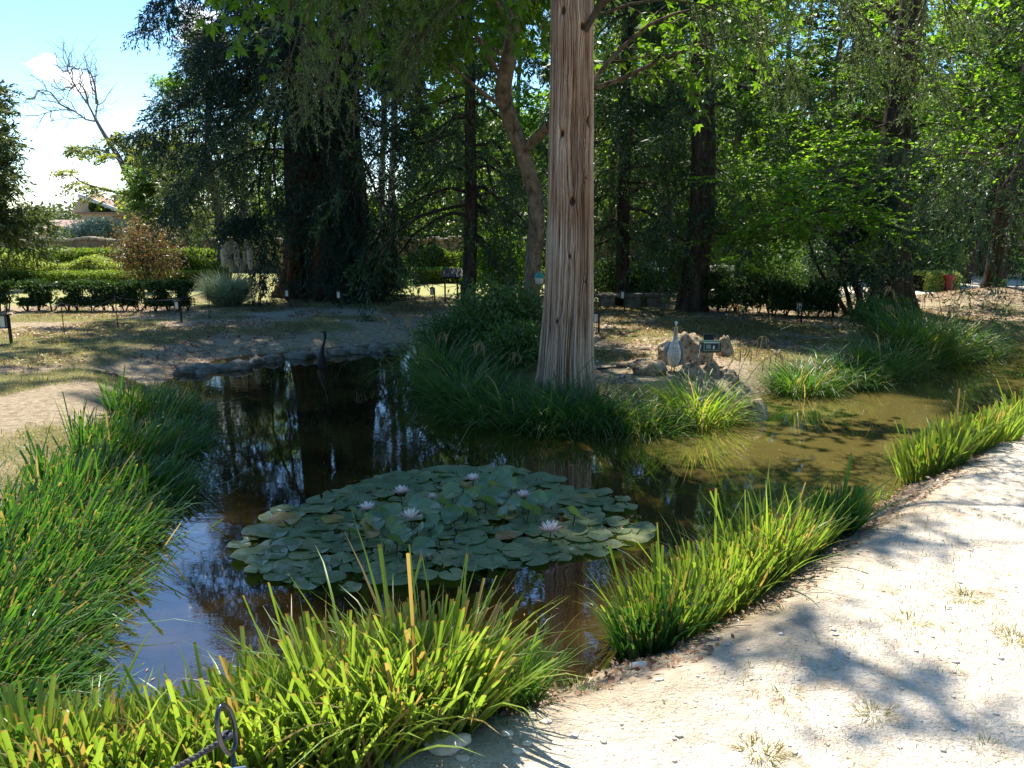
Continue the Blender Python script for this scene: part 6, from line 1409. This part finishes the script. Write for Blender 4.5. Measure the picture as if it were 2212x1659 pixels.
def device():
    y = P(1535, 790, -.02)[1]-.12; c = A(1534, 748, y); k = y/1659; rt = root('animal_repeller', c, 'dark green garden device with grey face and small solar flap on the rocks', 'garden device')
    m = MB(); m.box((0, 0, 0), (43*k, 22*k, 27*k), bev=4*k); mk('housing', np.vstack(m.V), m.F, M['devgreen'], rt, local=True)
    m = MB(); m.box((0, -11.8*k, 1*k), (34*k, 1.5*k, 18*k), bev=.6*k); f = mk('face_plate', np.vstack(m.V), m.F, M['devgrey'], rt, local=True)
    m = MB(); m.box((0, -12.7*k, 1*k), (30*k, 1.0*k, 14*k), bev=.4*k); mk('inner_panel', np.vstack(m.V), m.F, M['devgreen'], rt, local=True)
    m = MB(); m.box((-7*k, -13.5*k, 1*k), (10*k, 1.2*k, 9*k), bev=.4*k); mk('sensor', np.vstack(m.V), m.F, M['devgrey'], rt, local=True)
    m = MB(); m.box((4.5*k, -13.5*k, -.5*k), (3*k, 1.2*k, 7*k), bev=.3*k); mk('switch', np.vstack(m.V), m.F, M['signw'], rt, local=True)
    m = MB(); m.box((-3*k, 6*k, 19*k), (22*k, 2*k, 15*k), tx=-.4, bev=.4*k)
    for j in (-6, 0, 6): m.box((-3*k+j*k, 5*k, 19.5*k), (1.2*k, 2.6*k, 14*k), tx=-.4)
    mk('solar_flap', np.vstack(m.V), m.F, M['black'], rt, local=True)
    m = MB(); cb = [np.array([-21*k, -5*k, 5*k]), np.array([-24*k, -8*k, -5*k]), np.array([-25*k, -8*k, -15*k]), np.array([-27*k, -8*k, -24*k])]
    m.tube(resample(cb, 10), .004, 6); mk('cable', np.vstack(m.V), m.F, M['signw'], rt, local=True)
device()
# black garden hose behind the heron
m = MB(); hp = [(1290, 792), (1330, 788), (1380, 783), (1425, 776), (1440, 775)]
c = resample([np.array([*P(u, v, .03)[:2], ground_z(*P(u, v, .03)[:2])+.015]) for u, v in hp], 24); m.tube(c, .011, 7)
tag(m.mk('garden_hose', M['black'], origin=c[0], smooth=True), 'black hose lying on the bank between pale trunk and heron', 'hose')
# tiny pale flowers by the rocks
fl = []
for (u, v, y) in [(1281, 783, 8.2), (1290, 780, 8.2), (1264, 800, 7.8), (1345, 812, 7.7), (1380, 820, 7.6), (1332, 825, 7.6), (1600, 745, 8.6), (1670, 815, 8.6), (1760, 790, 9.6), (1785, 800, 9.6), (1745, 790, 9.6), (1820, 795, 9.8), (1070, 790, 9), (1092, 800, 8.9), (1050, 795, 9.1), (1720, 800, 9), (1730, 815, 9)]:
    p = A(u, v, y); b = np.array([p[0], p[1], ground_z(p[0], p[1])])
    rt = root('pale_flower', b, 'tiny pale lilac flower head on a thin stalk along the far bank', 'flower', 'tiny pale flowers on the far bank')
    mk('stalk', *tube(np.array([b, p]), np.array([.0018, .0015]), 4), M['stem'], rt)
    V, F = leafq(np.repeat(p[None], 14, 0), rng.normal(0, 1, (14, 3)), rng.normal(0, 1, (14, 3)), .016, .011); mk('head', V, F, M['petalblue'], rt)

q = []
for (x, y) in placed:
    for _ in range(int(rng.integers(3, 14))):
        a = rng.uniform(0, 6.28); r = .085*math.sqrt(rng.random()); q.append((x+r*math.cos(a), y+r*math.sin(a), WZ+.034))
q = np.array(q); D = rng.normal(0, 1, q.shape)*[1, 1, .05]
V, F = leafq(q, D, np.array([0, 0, 1.])+rng.normal(0, .25, q.shape), .017*rng.uniform(.4, 2.2, len(q)), .008)
tag(mk('fallen_bits', V, F, M['deadleaf']), 'small brown fallen bits lying on the lily pads', 'leaf litter', kind='stuff')

# loose straw on the path
x, y, z = scatter(40000, lambda x, y, d: (d > .1) & (y < 3.6+.95*x) & visible_near(x, y, d) & ((fbm(x*1.3, y*1.3, 3, 41) > .50) | (d < .7)), -2, 8, 1.7, 8); x, y, z = x[:12000], y[:12000], z[:12000]
V, F = leafq(np.stack([x, y, z+.006], -1), rng.normal(0, 1, (len(x), 3))*[1, 1, .18], np.array([0, 0, 1.])+rng.normal(0, .2, (len(x), 3)), rnd(.01, .05, len(x)), .0022)
tag(mk('straw', V, F, plain('dry_straw', (.46, .36, .22), .8, col2=(.27, .19, .11), scale=40)), 'dry straw and broken stems lying loose on the sandy path', 'straw', kind='stuff')
# the wood beyond the park: one mass
n = 150000; u = rnd(560, 2700, n); yy = rnd(48, 62, n); x = (u-1106)/1659*yy
top = 7.5+3*fbm(x*.15, yy*0, 3, 3)*2; top = np.where((u > 770) & (u < 900), 2.5+2.5*vnoise(x*.4, x*0, 6), top); top = np.where(u < 700, 3.2+1.5*vnoise(x*.4, x*0, 6), top)
zz = top*rng.random(n)**.8*(.8+.4*vnoise(x*.8, yy*.8, 8))
V, F = leafq(np.stack([x, yy, zz], -1), rng.normal(0, 1, (n, 3)), rng.normal(0, 1, (n, 3)), rnd(.25, .5, n), .20)
tag(mk('distant_wood', V, F, M['farleaf']), 'dense belt of far woodland closing the view behind the park', 'woodland', kind='stuff')
n = 30000; u = rnd(-500, 600, n); yy = rnd(58, 72, n); x = (u-1106)/1659*yy; zz = (2.2+2.2*fbm(x*.2, yy*0, 3, 13))*rng.random(n)
V, F = leafq(np.stack([x, yy, zz], -1), rng.normal(0, 1, (n, 3)), rng.normal(0, 1, (n, 3)), rnd(.25, .5, n), .22)
tag(mk('distant_scrub', V, F, M['cedar']), 'low far scrub and tree tops on the horizon behind the house', 'woodland', kind='stuff')
# unseen trees added round and behind the viewer: they keep most of the open sky off the pond
for i, (x, y, s_, rz, lab) in enumerate(((-9, -3, .95, 0, 'unseen tree behind and left of the viewer'), (-4, -9, 1.1, 1, 'unseen tree behind the viewer, left one'), (3, -10, 1.1, 2, 'unseen tree behind the viewer, right one'), (9.5, -5, 1.0, 3, 'unseen tree behind and right of the viewer'),
        (14, 3, 1.0, 4, 'unseen tree beside the path, right of the viewer'), (-13, 5, .9, 5, 'unseen tree on the lawn, left of the viewer'), (15, 10, 1.0, 1.5, 'tree right of the stream, outside the view'))):
    dup(protos[i % 2], (x, y, 0), rz, (s_, s_, s_*1.1), lab)

# plane tree standing right of the viewer; one long limb reaches over the path
def overhang():
    def sh(u, v, z): p = P(u, v, 0); k = z/sd[2]; return [p[0]+sd[0]*k, p[1]+sd[1]*k, z]
    b = np.array([7.4, 5.6, 0]); tr = [b+[0, 0, -.1], b+[-.05, 0, 2], b+[-.1, .05, 4], b+[-.1, 0, 6], b+[0, 0, 8], b+[.1, 0, 10.5]]
    limb = resample([tr[4], [5.0, 6.9, 9.6], sh(2420, 1700, 9.9), sh(2120, 1590, 9.9), sh(1880, 1440, 9.8), sh(1700, 1370, 9.7), sh(1450, 1350, 9.6), sh(1200, 1410, 9.4), sh(960, 1560, 9.3)], 9)
    limb2 = resample([tr[4], [4.4, 7.6, 9.9], sh(2300, 1190, 10.2), sh(2000, 1150, 10.1), sh(1850, 1160, 10)], 9)
    build_tree('plane_tree', 'broad tree right of the viewer whose long limb throws a shadow streak on the path', b, tr, [.3, .27, .24, .2, .14, .05],
        [dict(curves=np.array([limb]), sub=24, subf=.032, suba=.9, subdroop=.1, tw=6, twl=.22, nl=3, leaf=.10, wid=.075, mode='up', flat=.8, ft0=.32, lr=.045),
         dict(curves=np.array([limb2]), sub=8, subf=.05, suba=.9, subdroop=.1, tw=5, twl=.22, nl=3, leaf=.10, wid=.07, mode='up', flat=.8, ft0=.55, lr=.03),
         dict(n=16, t0=.62, t1=.99, L0=2.6, L1=1.4, e0=.2, e1=1, droop=.1, az=(.2, 2.9), sub=8, subf=.4, tw=5, twl=.4, nl=5, leaf=.14, wid=.10, mode='up', flat=.8, lr=.04)], M['broad'], M['bark_grey'])
overhang()

# bits afloat on the pond
x = rnd(-5, 9, 9000); y = rnd(2.6, 11, 9000); d = sdist(x, y); k = (d < -.05) & (((d > -.45) & (rng.random(9000) < .5)) | (rng.random(9000) < .10)); x, y = x[k], y[k]
V, F = leafq(np.stack([x, y, 0*x+WZ+.004], -1), rng.normal(0, 1, (len(x), 3))*[1, 1, .02], np.array([0, 0, 1.])+rng.normal(0, .08, (len(x), 3)), rnd(.008, .04, len(x)), .009)
tag(mk('floating_bits', V, F, M['deadleaf']), 'tiny fallen leaves and bits floating on the pond', 'leaf litter', kind='stuff')
